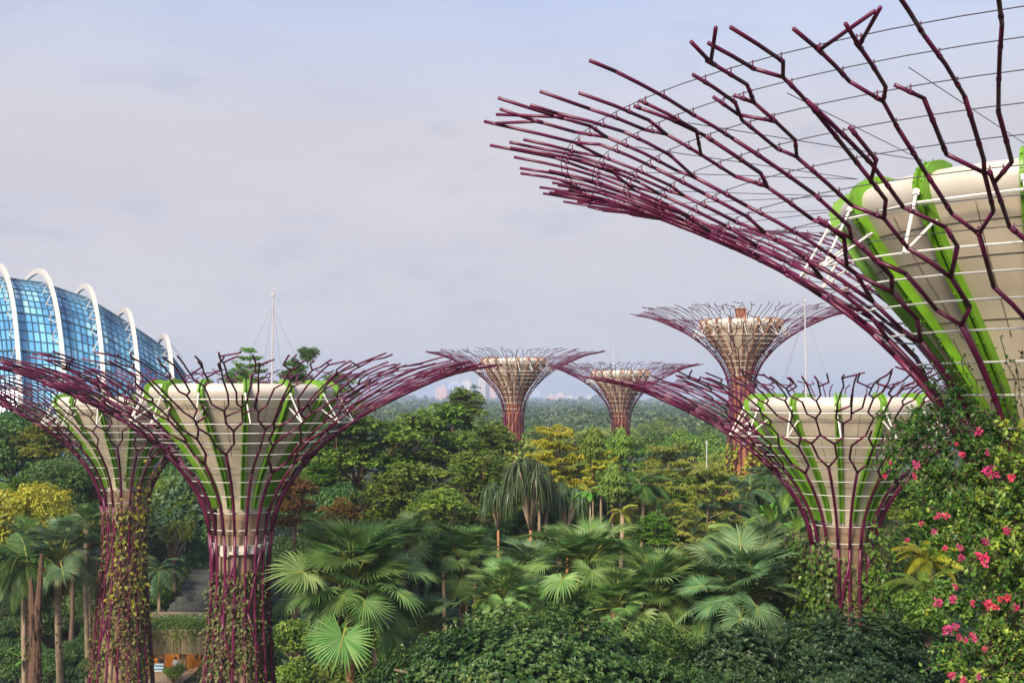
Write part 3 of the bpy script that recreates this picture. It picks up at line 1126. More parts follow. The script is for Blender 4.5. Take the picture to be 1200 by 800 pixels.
proto('dark', 31, 'L_dark', 'bark', 9, 7.5, ncl=60, cr=1.35, nl=230, L=.36)
proto('dark_fine', 32, 'L_dark', 'bark', 9, 7, ncl=70, cr=1.2, nl=300, L=.27, ratio=.4, flat=.55)
proto('mid', 33, 'L_mid', 'limb', 9, 8, ncl=56, cr=1.35, nl=190, L=.42, whorl=True, dense=.15)
proto('mid_b', 34, 'L_mid', 'limb', 8, 9, ncl=58, cr=1.25, nl=190, L=.40, whorl=True, dense=.15)
proto('olive', 35, 'L_olive', 'bark', 8, 7, ncl=48, cr=1.25, nl=180, L=.42, ratio=.4, whorl=True)
proto('bright', 36, 'L_bright', 'bark', 7, 6, ncl=44, cr=1.15, nl=190, L=.38, whorl=True)
proto('yellow', 37, 'L_yellow', 'bark', 9, 5, ncl=62, cr=1.1, nl=210, L=.30, flat=.55)
proto('brown', 38, 'L_brown', 'bark', 6, 6, ncl=34, cr=1.1, nl=170, L=.34, whorl=True, dense=.1)
proto('bluish', 39, 'L_bluish', 'bark', 8, 7, ncl=50, cr=1.3, nl=220, L=.36)
proto('flat', 40, 'L_olive', 'bark', 13, 4, ncl=80, cr=1.3, nl=240, L=.32, flat=.35, up=.9, core=.3)
proto('rain', 41, 'L_mid', 'bark', 12, 7, ncl=90, cr=1.3, nl=230, L=.34, flat=.5, up=.6)
proto('shrub', 42, 'L_mid', 'bark', 4, 3, ncl=22, cr=.8, nl=150, L=.26)


def tiered(seed, leaf, W, Hh, tiers, per, L):
    """tiers of flat sprays with long drooping leaflets"""
    v = np.random.default_rng(seed)
    q, lb = MB(), MB()
    lb.tube([[0, 0, -2], [.1, 0, Hh * .4], [0, .1, Hh * .97]], [.14, .1, .03], 6)
    for t in range(tiers):
        f_ = t / (tiers - 1)
        z = Hh * (.18 + .8 * f_)
        rad = W / 2 * (1 - .55 * f_ ** 1.6) * v.uniform(.85, 1.1)
        ns = max(4, int(per * (1 - .4 * f_)))
        for k in range(ns):
            a = 2 * pi * k / ns + v.uniform(-.4, .4)
            rr = rad * v.uniform(.7, 1.05)
            tip = np.array([rr * cos(a), rr * sin(a), z + v.uniform(-.3, .35)])
            root = np.array([0, 0, z - rr * .45])
            lb.tube([root, (root + tip) / 2 + [0, 0, .15], tip], [.045, .03, .012], 4)
            tb_ = v.uniform(.2, .9)
            for w_ in range(9):
                c = root + (tip - root) * v.uniform(.5, 1.05) + v.normal(0, .28, 3) * [1, 1, .25]
                n = 11
                aa = np.linspace(0, 2 * pi, n, endpoint=False) + v.uniform(0, 1)
                D = np.stack([np.cos(aa), np.sin(aa), v.uniform(-.75, -.2, n)], 1)
                N = np.array([0, 0, 1.]) + v.normal(0, .12, (n, 3))
                q.leaves(np.repeat(c[None], n, 0), D, N, L * v.uniform(.75, 1.2, n), L * .26, .1, 0, np.clip(tb_ + v.normal(0, .13, n), 0, 1), .12)
    return q, lb


for nm, sd, lf, W, Hh, tiers, per, L in [('tier_yellow', 51, 'L_yellow', 6, 6, 6, 9, .62), ('tier_olive', 52, 'L_olive', 6, 8, 8, 9, .55), ('tier_bright', 53, 'L_bright', 5, 6, 6, 8, .5)]:
    q, lb = tiered(sd, lf, W, Hh, tiers, per, L)
    PROTO[nm] = dict(crown=q.mesh('crown', M[lf]), limb=lb.mesh('limbs', M['bark_pale'], True), trunk=trunk_unit(sd, M['bark_pale']), W=W, H=Hh)


def vine_column(seed, W, Hh):
    """column top hung with overlapping downward leaves"""
    v = np.random.default_rng(seed)
    q = MB()
    n = 1500
    u = v.normal(size=(n, 3))
    u[:, 2] += .25
    u /= np.linalg.norm(u, axis=1)[:, None]
    layer = np.floor(u[:, 2] * 5) / 5
    lump = 1 + .16 * np.sin(3 * np.arctan2(u[:, 1], u[:, 0]) + 4 * u[:, 2]) + .12 * np.sin(9 * u[:, 2] + seed)
    P = np.array([0, 0, Hh * .5]) + u * lump[:, None] * np.array([W / 2, W / 2, Hh / 2]) * v.uniform(.7, 1.05, (n, 1))
    D = u * [1, 1, .1] * .75 + np.array([0, 0, -.6]) + v.normal(0, .2, (n, 3))
    N = u + np.array([0, 0, .9]) + v.normal(0, .2, (n, 3))
    q.leaves(P, D, N, v.uniform(.25, .48, n), v.uniform(.16, .26, n), .1, 0, np.clip(.35 + .5 * (u[:, 2] * 5 - layer * 5) * .8 + v.normal(0, .12, n), 0, 1), .15)
    lb = MB()
    lb.tube([[0, 0, -2], [0, 0, Hh * .5], [0, 0, Hh * .8]], [.2, .18, .1], 6)
    return q, lb


q, lb = vine_column(61, 2.4, 3.2)
PROTO['column'] = dict(crown=q.mesh('crown', M['L_mid']), limb=lb.mesh('limbs', M['bark'], True), trunk=trunk_unit(61, M['bark_pale']), W=2.4, H=3.2)


def strap_rosette(q, c, v, n, L, w, drop, tint, up0=.9):
    """rosette of long strap leaves which rise and then hang"""
    for i in range(n):
        a = v.uniform(0, 2 * pi)
        el = v.uniform(-.2, up0)
        l_ = L * v.uniform(.7, 1.2)
        t = np.linspace(0, 1, 6)
        out = l_ * (.62 * t - .22 * t * t * drop) * cos(el)
        up = l_ * (sin(el) * t * .8 - drop * t * t * .75)
        er = np.array([cos(a), sin(a), 0])
        pts = c + out[:, None] * er + np.stack([0 * t, 0 * t, up], 1)
        q.strap(pts, w * np.array([.5, 1, 1, .85, .6, .06]), [-sin(a), cos(a), 0], 0, np.clip(tint + v.normal(0, .16), 0, 1), .35)


def pandan(seed):
    v = np.random.default_rng(seed)
    q, lb = MB(), MB()
    for k in range(15):
        a = v.uniform(0, 2 * pi)
        r_ = v.uniform(.3, 2.5)
        z = 4.2 + v.uniform(-1.3, 1.0) - r_ * .25
        c = np.array([r_ * cos(a), r_ * sin(a), z])
        lb.tube([[0, 0, -.5], [c[0] * .4, c[1] * .4, z * .45], c], [.12, .09, .05], 6)
        strap_rosette(q, c, v, 50, 2.7, .11, 1.15, v.uniform(.3, .6))
    return q, lb


q, lb = pandan(71)
M['L_pandan'] = leafmat('leaf_pandan', [(0.030, 0.061, 0.022), (0.068, 0.121, 0.041), (0.149, 0.216, 0.081)], rough=.38, trans=.25)
PROTO['pandan'] = dict(crown=q.mesh('crown', M['L_pandan']), limb=lb.mesh('limbs', M['bark_pale'], True), trunk=trunk_unit(71, M['bark_orange']), W=6, H=5.6)


def dracaena(seed):
    v = np.random.default_rng(seed)
    q, lb = MB(), MB()
    for k in range(17):
        a = v.uniform(0, 2 * pi)
        r_ = v.uniform(.2, 1.7)
        z = 2.8 + v.uniform(-1.0, .6) - r_ * .35
        c = np.array([r_ * cos(a), r_ * sin(a), z])
        lb.tube([[0, 0, -.5], [c[0] * .5, c[1] * .5, z * .5], c], [.10, .07, .05], 5)
        strap_rosette(q, c, v, 60, 1.25, .10, .45, v.uniform(.35, .8), 1.3)
    return q, lb


q, lb = dracaena(72)
PROTO['dracaena'] = dict(crown=q.mesh('crown', M['L_olive']), limb=lb.mesh('limbs', M['bark'], True), trunk=trunk_unit(72, M['bark']), W=5, H=3.8)


# palms -------------------------------------------------------------
def fan_frond(seed, Rf=1.6, nseg=46, span=5.3, pet=1.7, split=.5, droop=.35, matset=None):
    """petiole along +X rising, blade at its tip; costapalmate pleated fan. mats: 0 leaf, 1 petiole"""
    v = np.random.default_rng(seed)
    q = MB()
    tp = np.linspace(0, 1, 7)
    px_ = pet * tp
    pz = -.14 * pet * tp ** 2
    pp = np.stack([px_, v.normal(0, .01, 7), pz], 1)
    q.tube(pp, np.linspace(.055, .025, 7), 5, 1)
    hub = pp[-1]
    be = v.uniform(.35, .95)
    base_t = v.uniform(.35, .65)
    for i in range(nseg):
        a = -span / 2 + span * i / (nseg - 1)
        f_ = abs(a) / (span / 2)
        l_ = Rf * (1.0 - .22 * f_ ** 2) * v.uniform(.93, 1.05)
        if v.random() < .06:
            l_ *= .75
        d = np.array([cos(a) * cos(be), sin(a), -cos(a) * sin(be)])
        up = np.array([sin(be), 0, cos(be)])
        t = np.array([.03, .28, .52, .75, 1.0])
        # saddle: sides of the fan lifted, outer tips hanging
        lift = .22 * sin(a) ** 2 - .06 * (1 + cos(a)) * .5
        dr = droop * v.uniform(.5, 1.9)
        shrink = 1 - .16 * dr * np.clip(t - split, 0, 1)
        pts = hub + (l_ * t * shrink)[:, None] * d + (l_ * t * lift)[:, None] * up
        pts[:, 2] -= l_ * dr * np.clip(t - split, 0, 1) ** 1.7 * 2.1
        wseg = span / nseg * l_ * 1.0
        side = np.array([-sin(a) * cos(be), cos(a), sin(a) * sin(be)])
        q.strap(pts, wseg * np.array([.06, .30, .50, .38, .03]), side, 0, np.clip(base_t + v.normal(0, .16), 0, 1), -.6)
    # hastula
    q.tube([hub - [.04, 0, -.01], hub + np.array([.45 * cos(be), 0, -.45 * sin(be)])], [.03, .012], 5, 1)
    return q


FAN = {}
for nm, lf in (('L_fan', 'L_fan'), ('L_fand', 'L_fand'), ('L_dark', 'L_dark'), ('L_bluish', 'L_bluish'), ('L_brown', 'L_brown')):
    FAN[nm] = [fan_frond(80 + k, 1.06, 40, 5.0 + .15 * (k % 3), (1.75, 1.3, 1.95, 1.55, 1.1)[k], .50 + .05 * (k % 2), .08 + .09 * (k % 3)).mesh('frond', [M[lf], M['petiole']]) for k in range(5)]


def fan_palm(px, pyc, Rpx, Y, label, leaf='L_fan', n=26, seed=0, bark='bark', tr_r=.17, up=1.0, name='fan_palm', group='fan palms in the middle of the garden', low=-.7):
    """px,pyc: crown hub pixel; Rpx: crown radius in pixels"""
    hub = at(px, pyc, Y)
    s = Rpx * Y / F / 3.0
    e = empty(name, (hub.x, hub.y, 0), label, 'palm', group)
    v = np.random.default_rng(seed + 900)
    q = MB()
    z = np.linspace(0, hub.z, 12)
    q.tube(np.stack([.12 * np.sin(z * .4), .1 * np.sin(z * .3 + 1), z], 1), np.interp(z, [0, hub.z * .8, hub.z], [tr_r * 1.4, tr_r, tr_r * 1.35]), 10)
    for zz in np.arange(max(0, hub.z - 6), hub.z, .22):
        a = v.uniform(0, 2 * pi)
        q.tube([[.12 * sin(zz * .4) + tr_r * .7 * cos(a), .1 * sin(zz * .3 + 1) + tr_r * .7 * sin(a), zz], [tr_r * 2 * cos(a), tr_r * 2 * sin(a), zz + .25]], [.05, .03], 4)
    q.obj('trunk', M[bark], e, True)
    ga = 2.39996
    n = int(n * 1.45)
    for i in range(n):
        f_ = (i + .5) / n
        el = np.interp(f_, [0, .25, .6, 1], [1.45, 1.1, .55, low]) + v.normal(0, .1)
        az = i * ga + v.normal(0, .15)
        o = link('frond', FAN[leaf][int(v.integers(0, 5))], e, (0, 0, hub.z))
        o.rotation_euler = Euler((v.normal(0, .35), -el, az), 'XYZ')
        k = s * v.uniform(.85, 1.12)
        o.scale = (k, k, k)
    for i in range(3):
        o = link('frond', FAN['L_brown'][int(v.integers(0, 5))], e, (0, 0, hub.z - .1))
        o.rotation_euler = Euler((v.normal(0, .5), 1.05 + v.normal(0, .15), v.uniform(0, 2 * pi)), 'XYZ')
        k = s * v.uniform(.6, .85)
        o.scale = (k, k, k)
    return e


def feather_frond(seed, L=3.2, n=46, ll=.75, droop=1.0, w=.07, leaf=0):
    v = np.random.default_rng(seed)
    q = MB()
    t = np.linspace(0, 1, 14)
    x = L * (t * .95 - .18 * t * t * droop)
    z = L * (.35 * t - .62 * droop * t * t)
    ps = np.stack([x, 0 * t, z], 1)
    q.tube(ps, np.linspace(.035, .008, 14), 5, 1)
    base_t = v.uniform(.35, .65)
    for i in range(n):
        f_ = .12 + .88 * i / (n - 1)
        c = np.array([np.interp(f_, t, ps[:, k]) for k in range(3)])
        tg = np.array([np.interp(min(1, f_ + .04), t, ps[:, k]) for k in range(3)]) - np.array([np.interp(f_ - .04, t, ps[:, k]) for k in range(3)])
        tg /= np.linalg.norm(tg)
        l_ = ll * sin(pi * (.12 + .86 * f_)) ** .6 * v.uniform(.9, 1.1)
        for sg in (-1, 1):
            d = np.array([0, sg, 0]) * .85 + tg * .55 + np.array([0, 0, v.uniform(-.1, .2)])
            d /= np.linalg.norm(d)
            tt = np.linspace(0, 1, 4)
            pts = c + (l_ * tt)[:, None] * d + np.stack([0 * tt, 0 * tt, -.45 * l_ * tt ** 2], 1)
            q.strap(pts, w * np.array([.7, 1, .75, .05]), np.cross(d, [0, 0, 1.]) / np.linalg.norm(np.cross(d, [0, 0, 1.])), 0, np.clip(base_t + v.normal(0, .15), 0, 1), .3)
    return q


FEA = {lf: [feather_frond(130 + k, 3.2, 44, .75, .8 + .25 * k).mesh('frond', [M[lf], M['petiole']]) for k in range(3)] for lf in ('L_mid', 'L_bluish', 'L_yellow', 'L_dark')}


def paddle_leaf(seed, L=2.4, W=.62):
    v = np.random.default_rng(seed)
    q = MB()
    t = np.linspace(0, 1, 12)
    ps = np.stack([L * (.85 * t - .1 * t * t), 0 * t, L * (.55 * t - .42 * t * t)], 1)
    wid = W * np.sin(pi * np.clip((t - .22) / .78, 0, 1) ** .75) ** .6
    wid[t < .22] = .02
    tg = np.gradient(ps, axis=0)
    sd = np.broadcast_to(np.array([0, 1., 0]), (12, 3))
    q.strap(ps, wid, sd, 0, v.uniform(.35, .75), .28)
    q.tube(ps[:5] - [0, 0, .01], [.035, .03, .025, .02, .012], 5, 1)
    return q


PAD = {lf: [paddle_leaf(150 + k).mesh('frond', [M[lf], M['petiole']]) for k in range(3)] for lf in ('L_bright', 'L_mid', 'L_vineyel')}


def rosette_palm(kind, px, pyc, Rpx, Y, label, leaf, n=16, seed=0, name='feather_palm', group='feathery palms', bark='bark_pale', tr=.13, lo=-.35, hi=1.2, cat='palm'):
    src, base = (FEA, 3.0) if kind == 'feather' else (PAD, 2.2)
    hub = at(px, pyc, Y)
    s = Rpx * Y / F / base
    e = empty(name, (hub.x, hub.y, 0), label, cat, group)
    v = np.random.default_rng(seed + 300)
    q = MB()
    z = np.linspace(0, hub.z, 9)
    q.tube(np.stack([.1 * np.sin(z * .5), 0 * z, z], 1), np.interp(z, [0, hub.z], [tr * 1.3, tr]), 8)
    q.obj('trunk', M[bark], e, True)
    for i in range(n):
        f_ = (i + .5) / n
        el = hi + (lo - hi) * f_ + v.normal(0, .1)
        o = link('frond', src[leaf][int(v.integers(0, 3))], e, (0, 0, hub.z))
        o.rotation_euler = Euler((v.normal(0, .15), -(el - .3), i * 2.39996 + v.normal(0, .2)), 'XYZ')
        k = s * v.uniform(.85, 1.12)
        o.scale = (k, k, k)
    return e


def tree(kind, px, pyt, Wpx, Y, label, name='broadleaf_tree', group=None, rz=None, cat='tree', hs=1.0, tr=1.0):
    """px, pyt: top of the crown; Wpx: crown width in pixels"""
    p = PROTO[kind]
    top = at(px, pyt, Y)
    s = Wpx * Y / F / p['W']
    cb = top.z - p['H'] * s * hs
    e = empty(name, (top.x, Y, 0), label, cat, group, R.uniform(0, 6.28) if rz is None else rz)
    if cb > .3:
        o = link('trunk', p['trunk'], e, (0, 0, 0), None, (s * tr, s * tr, cb + .25 * s))
    else:
        o = link('trunk', p['trunk'], e, (0, 0, 0), None, (s * tr, s * tr, max(.4, top.z * .3)))
    link('limbs', p['limb'], e, (0, 0, cb), None, (s, s, s * hs))
    link('crown', p['crown'], e, (0, 0, cb), None, (s, s, s * hs))
    return e


# ------------------------------------------------------------------ planting plan: kind, px, py of the top, width px, depth, label
G1 = 'trees behind the left towers'
for a in [
    ('dark', 18, 468, 120, 98, 'dark green tree cut by the left edge below the glass dome'),
    ('olive', 62, 478, 96, 92, 'olive tree with long hanging leaves under the leftmost canopy'),
    ('dark_fine', 88, 522, 112, 84, 'fine-leaved dark round tree just left of the leftmost tower stem'),
    ('bright', 30, 556, 58, 80, 'lime green low tree peeking out above the yellowish crown at left'),
    ('yellow', 36, 566, 130, 74, 'yellow-green spreading tree at the left edge'),
    ('dark', 108, 588, 70, 78, 'shadowy tree pressed against the left side of the leftmost stem'),
    ('dark', -14, 590, 110, 84, 'dark tree at the left edge behind the slender palms'),
    ('dark_fine', 60, 640, 120, 92, 'low dark tree behind the slim palm stems at left'),
    ('dark', 84, 676, 80, 88, 'dark tree behind the mossy palm stem at lower left'),
    ('dark', 34, 700, 70, 87, 'dark low tree between the slim palm stems at lower left'),
    ('dark_fine', 116, 690, 60, 86, 'dark fine-leaved low tree against the left foot of the leftmost tower'),
    ('dark', 8, 690, 90, 95, 'shadowed bushy tree in the lower left corner'),
    ('dark', 222, 500, 100, 116, 'dark tree framed high between the two left tower stems'),
    ('olive', 208, 548, 66, 112, 'small-leaved olive tree between the two left tower stems'),
    ('mid', 232, 572, 76, 110, 'green round tree touching the stem of the mast-topped tower'),
    ('dark', 244, 606, 70, 108, 'dark glossy shrub tree right of the spiky dracaena'),
    ('dark_fine', 190, 600, 80, 114, 'dim tree behind the spiky dracaena'),
    ('dark', 350, 520, 100, 98, 'dark tree right behind the mast-topped tower stem'),
]:
    tree(*a, group=G1)
tree('dracaena', 205, 602, 70, 104, 'spiky-headed dracaena clump between the two left tower stems', 'dracaena', None, None, 'tree', 1.0)

G2 = 'trees of the leafy rise left of centre'
for a in [
    ('mid', 420, 474, 150, 96, 'large green tree under the right wing of the mast-topped tower'),
    ('mid_b', 478, 474, 110, 100, 'green tree whose crown meets the underside of the purple branches'),
    ('mid_b', 515, 463, 100, 104, 'tall green tree with top under the pink striped apartment slab'),
    ('mid', 547, 452, 62, 106, 'highest green treetop of the rise, standing against the far towers'),
    ('mid', 572, 492, 86, 100, 'green tree at the right shoulder of the rise by the far crimson stem'),
    ('mid_b', 470, 532, 120, 86, 'green tree with reddish forked limbs above the big fan palm'),
    ('mid', 556, 528, 104, 84, 'green tree with pale branching limbs above the middle fan palm'),
    ('olive', 520, 562, 90, 80, 'olive drooping tree with rusty leaf tips low on the rise'),
    ('dark', 390, 560, 90, 88, 'dark leafy tree above the left half of the big fan palm'),
    ('bright', 376, 538, 52, 90, 'bright green small tree beside the rusty-leaved one'),
    ('brown', 346, 552, 66, 78, 'rusty brown-leaved tree just right of the mast-topped tower stem'),
    ('brown', 400, 582, 50, 74, 'low rusty shrub-tree at the top edge of the big fan palm'),
    ('dark', 590, 570, 100, 96, 'dark tree in the gap behind the orange pandan trunks'),
    ('dark_fine', 500, 600, 140, 90, 'shadowed undergrowth tree behind the middle fan palms'),
    ('dark', 440, 610, 120, 82, 'dark tree in the shade behind the big fan palm'),
    ('dark', 350, 620, 80, 84, 'dark tree with slim stems right of the mast-topped tower foot'),
]:
    tree(*a, group=G2)

G3 = 'mixed trees in the middle distance'
for a in [
    ('tier_yellow', 655, 500, 92, 86, 'golden yellow tiered tree left of the vine-clad columns'),
    ('tier_yellow', 632, 528, 60, 82, 'lower golden tree at the left foot of the tall tiered one'),
    ('tier_yellow', 704, 528, 48, 80, 'small golden sprig on a thin pale stem under the first vine column'),
    ('tier_olive', 782, 520, 96, 90, 'yellow-green tiered tree right of the second vine column'),
    ('tier_olive', 828, 548, 92, 76, 'loose yellow-tipped tree in front of the flat-crowned one'),
    ('tier_olive', 762, 548, 60, 82, 'slim yellow-green tree between column and creeper-hung stump'),
    ('flat', 866, 524, 120, 112, 'wide flat-crowned olive tree at the foot of the tall tan tower'),
    ('rain', 790, 503, 108, 150, 'round green tree in the second row below the hazy wood'),
    ('rain', 838, 506, 120, 160, 'spreading green tree right behind the flat-crowned one'),
    ('bluish', 886, 512, 90, 170, 'blue-green tree left of the tall tan tower stem base'),
    ('dark', 770, 590, 110, 94, 'dark thicket tree behind the creeper-hung stump'),
    ('dark', 690, 560, 110, 96, 'dark tree in the gap behind the drooping big-leaved plant'),
    ('dark_fine', 850, 600, 130, 92, 'dark tree in shade behind the loose yellow-tipped one'),
    ('dark', 930, 580, 110, 96, 'dark tree behind the banana clump'),
    ('bright', 766, 600, 56, 72, 'creeper-hung green stump with pinkish trunk'),
    ('olive', 930, 548, 70, 98, 'feathery olive tree at the left edge of the ivy-draped stem'),
    ('tier_bright', 742, 528, 56, 100, 'light green tiered tree between the far stem and the yellow-green tiered one'),
    ('bright', 806, 560, 70, 88, 'fresh green low tree under the yellow-green tiered one'),
    ('tier_olive', 872, 556, 74, 92, 'yellow-green tree in front of the tall tan tower stem'),
    ('bright', 668, 548, 70, 92, 'fresh green tree under the golden tiered one'),
    ('tier_olive', 600, 540, 60, 96, 'light olive tree between the far crimson stem and the pandan'),
    ('bright', 905, 545, 60, 104, 'fresh green tree right of the tall tan tower stem'),
    ('mid', 640, 570, 120, 92, 'green tree hidden behind the pandan straps'),
    ('bright', 742, 552, 44, 84, 'leafy green tree just right of the short vine column'),
    ('mid', 1065, 552, 110, 74, 'green tree between ivy-draped stem and bougainvillea'),
    ('olive', 1035, 580, 80, 70, 'olive shrub-tree right of the ivy-draped stem'),
    ('dark', 1085, 600, 120, 66, 'dark tree behind the yellow palm at right'),
    ('dark', 1000, 600, 120, 84, 'dark tree behind the ivy-draped stem'),
    ('mid', 1150, 560, 140, 60, 'green tree behind the bougainvillea'),
]:
    tree(*a, group=G3)
for px, pt, w, Y, lab in [(695, 503, 27, 80, 'taller vine-clad column with rounded leafy head left of the far stem'),
                          (727, 503, 27, 86, 'vine-clad column head right in front of the farthest crimson stem'),
                          (718, 546, 30, 76, 'short bright vine column on two bare stems'),
                          (712, 520, 30, 92, 'darker leafy column half hidden between the two tall ones')]:
    tree('column', px, pt, w, Y, lab, 'vine_column', 'vine-clad columns', None, 'climbing plant', 1.0, .35)

# second and third rows, further off
V3 = np.random.default_rng(77)
rowk = ['rain', 'mid', 'olive', 'bluish', 'rain', 'dark', 'mid_b', 'flat']
far_rows = []
for (Y0, ytop, x0, x1, st) in [(190, 508, 575, 960, 62), (240, 502, 560, 970, 58), (300, 497, 555, 980, 52), (128, 528, 560, 980, 74), (120, 540, -20, 420, 90), (115, 555, 1010, 1200, 80)]:
    k = 0
    for px in np.arange(x0, x1, st):
        far_rows.append((rowk[(k + int(Y0)) % 8], px + V3.uniform(-14, 14), ytop + V3.uniform(-7, 9), st * V3.uniform(1.1, 1.6), Y0 + V3.uniform(-12, 12)))
        k += 1
adj = {'rain': 'rounded green', 'mid': 'leafy mid-green', 'olive': 'olive-toned', 'bluish': 'blue-green', 'dark': 'dark green', 'mid_b': 'tall green', 'flat': 'flat-topped olive'}
seen = {}
for k, (kd, px, pt, w, Y) in enumerate(far_rows):
    if px < 300 and pt > 500 and Y < 125:
        where = 'in the gap behind the left towers'
    elif px > 1000:
        where = 'behind the bougainvillea'
    else:
        where = 'in the hazy rows of trees below the far wood'
    tree(kd, px, pt, w, Y, '%s tree %s' % (adj[kd], where), group='%s trees %s' % (adj[kd], where))

# pandans with orange trunks
for px, pt, w, Y, lab in [(622, 528, 92, 72, 'pandan with hanging strap leaves on a forked orange trunk'),
                          (584, 560, 60, 76, 'smaller pandan on a single orange trunk left of the forked one'),
                          (664, 560, 62, 74, 'pandan with hanging straps right of the forked orange trunk')]:
    tree('pandan', px, pt, w, Y, lab, 'pandan_tree', 'pandans above the fan palms', None, 'tree', 1.0, .95)

# feather palms, bananas
for a in [
    ('feather', 878, 575, 50, 84, 'dense feather palm under the flat-crowned tree', 'L_bluish', 18, 1),
    ('feather', 850, 600, 40, 78, 'low feather palm left of the banana clump', 'L_bluish', 14, 2),
    ('feather', 935, 575, 44, 86, 'feather palm close behind the left edge of the ivy-draped stem', 'L_mid', 14, 3),
    ('feather', 752, 570, 48, 78, 'dark feather palm between the short vine column and the tiered tree', 'L_dark', 14, 4),
    ('feather', 728, 600, 26, 70, 'yellowing palm frond tuft below the short vine column', 'L_yellow', 7, 5),
    ('feather', 1082, 690, 48, 40, 'green feather palm under the pink flowers at right', 'L_mid', 16, 6),
    ('feather', 1060, 620, 42, 52, 'feather palm right of the ivy-draped stem', 'L_mid', 14, 7),
    ('feather', 186, 668, 40, 100, 'feather palm leaning out beside the leftmost tower stem', 'L_bluish', 12, 8),
    ('feather', 32, 660, 58, 62, 'grey-green feather palm crown at the left edge', 'L_dark', 16, 9),
    ('feather', 640, 590, 40, 84, 'dark feather palm behind the pandan trunks', 'L_dark', 12, 10),
    ('feather', 912, 560, 40, 92, 'pale feather palm high above the banana clump', 'L_bluish', 16, 21),
    ('feather', 865, 628, 44, 70, 'bright feather palm in front of the banana clump', 'L_mid', 16, 22),
    ('feather', 820, 600, 34, 82, 'feather palm behind the loose yellow-tipped tree', 'L_bluish', 14, 23),
    ('feather', 905, 640, 46, 72, 'shady feather palm below the banana clump', 'L_dark', 14, 12),
]:
    rosette_palm(*a)
for a in [
    ('paddle', 905, 620, 46, 74, 'banana plant with upright paddle leaves left of the ivy-draped stem', 'L_bright', 11, 1),
    ('paddle', 932, 630, 40, 70, 'banana plant leaning toward the ivy-draped stem', 'L_mid', 10, 2),
    ('paddle', 952, 600, 34, 78, 'tall banana plant touching the purple branch foot', 'L_bright', 10, 5),
    ('paddle', 880, 640, 34, 72, 'lower banana plant at the left of the clump', 'L_mid', 10, 3),
]:
    rosette_palm(*a, name='banana_plant', group='banana plants', lo=.1, hi=1.5, cat='banana plant')
rosette_palm('paddle', 690, 574, 26, 70, 'thin-stemmed plant with a whorl of big drooping light leaves', 'L_bright', 12, 4, 'big_leaf_plant', None, 'bark_pale', .05, -.7, .5, 'plant')
rosette_palm('feather', 1088, 655, 44, 43, 'yellow palm beside the pink flowers', 'L_yellow', 20, 6, 'yellow_palm', None, 'bark_pale', .07, -.3, 1.3, 'palm')
rosette_palm('paddle', 30, 772, 20, 62, 'small bright epiphyte sprouting from the slim left palm stem', 'L_bright', 9, 7, 'epiphyte', None, 'bark', .05, -.3, 1.0, 'plant')

# fan palms
for a in [
    (414, 690, 108, 48, 'biggest fan palm, full round crown right of the mast-topped tower stem', 'L_fan', 44, 1),
    (478, 640, 52, 56, 'fan palm head peeping over the right shoulder of the biggest one', 'L_fan', 24, 2),
    (545, 660, 68, 57, 'fan palm between the biggest one and the tall bright one', 'L_fan', 30, 3),
    (588, 706, 62, 46, 'low bright fan palm touching the top of the round dark shrub', 'L_fan', 26, 4),
    (682, 668, 84, 50, 'tall bright fan palm in the centre with wide open fans', 'L_fan', 38, 5),
    (768, 704, 84, 48, 'fan palm with drooping fans right of the central one', 'L_fan', 38, 6),
    (872, 700, 92, 46, 'greyish fan palm just left of the ivy-draped stem', 'L_fand', 44, 7),
    (930, 690, 60, 50, 'fan palm half behind the ivy on the stem', 'L_fand', 26, 8),
    (1046, 692, 60, 47, 'dark fan palm right of the ivy-draped stem', 'L_fand', 28, 9),
    (640, 715, 52, 50, 'fan palm head between the low bright one and the central one', 'L_fan', 22, 10),
    (822, 706, 72, 48, 'fan palm wedged between the drooping one and the greyish one', 'L_fan', 30, 13),
    (724, 712, 58, 47, 'small fan palm right under the central one', 'L_fan', 24, 14),
    (620, 672, 56, 54, 'fan palm close behind the left side of the central one', 'L_fand', 24, 15),
    (900, 650, 52, 54, 'fan palm head rising behind the greyish one', 'L_fand', 24, 16),
    (500, 740, 60, 50, 'shaded fan palm under the right side of the biggest one', 'L_fand', 22, 11),
]:
    fan_palm(*a, bark='bark_orange' if a[7] == 1 else 'bark')
# slender palms at the left
for a, bk, tr_ in [((72, 655, 62, 62, 'slender palm with mossy yellowish stem and reddish fruit stalks at left', 'L_bluish', 20, 21), 'bark_pale', .17),
                   ((32, 640, 44, 66, 'slender palm with a thin dark stem nearest the left edge', 'L_dark', 16, 22), 'bark', .13),
                   ((104, 620, 44, 70, 'slender palm close to the left side of the leftmost tower', 'L_dark', 16, 23), 'bark_pale', .13)]:
    fan_palm(*a, bark=bk, tr_r=tr_, name='slender_palm', group='slender palms at the left edge')
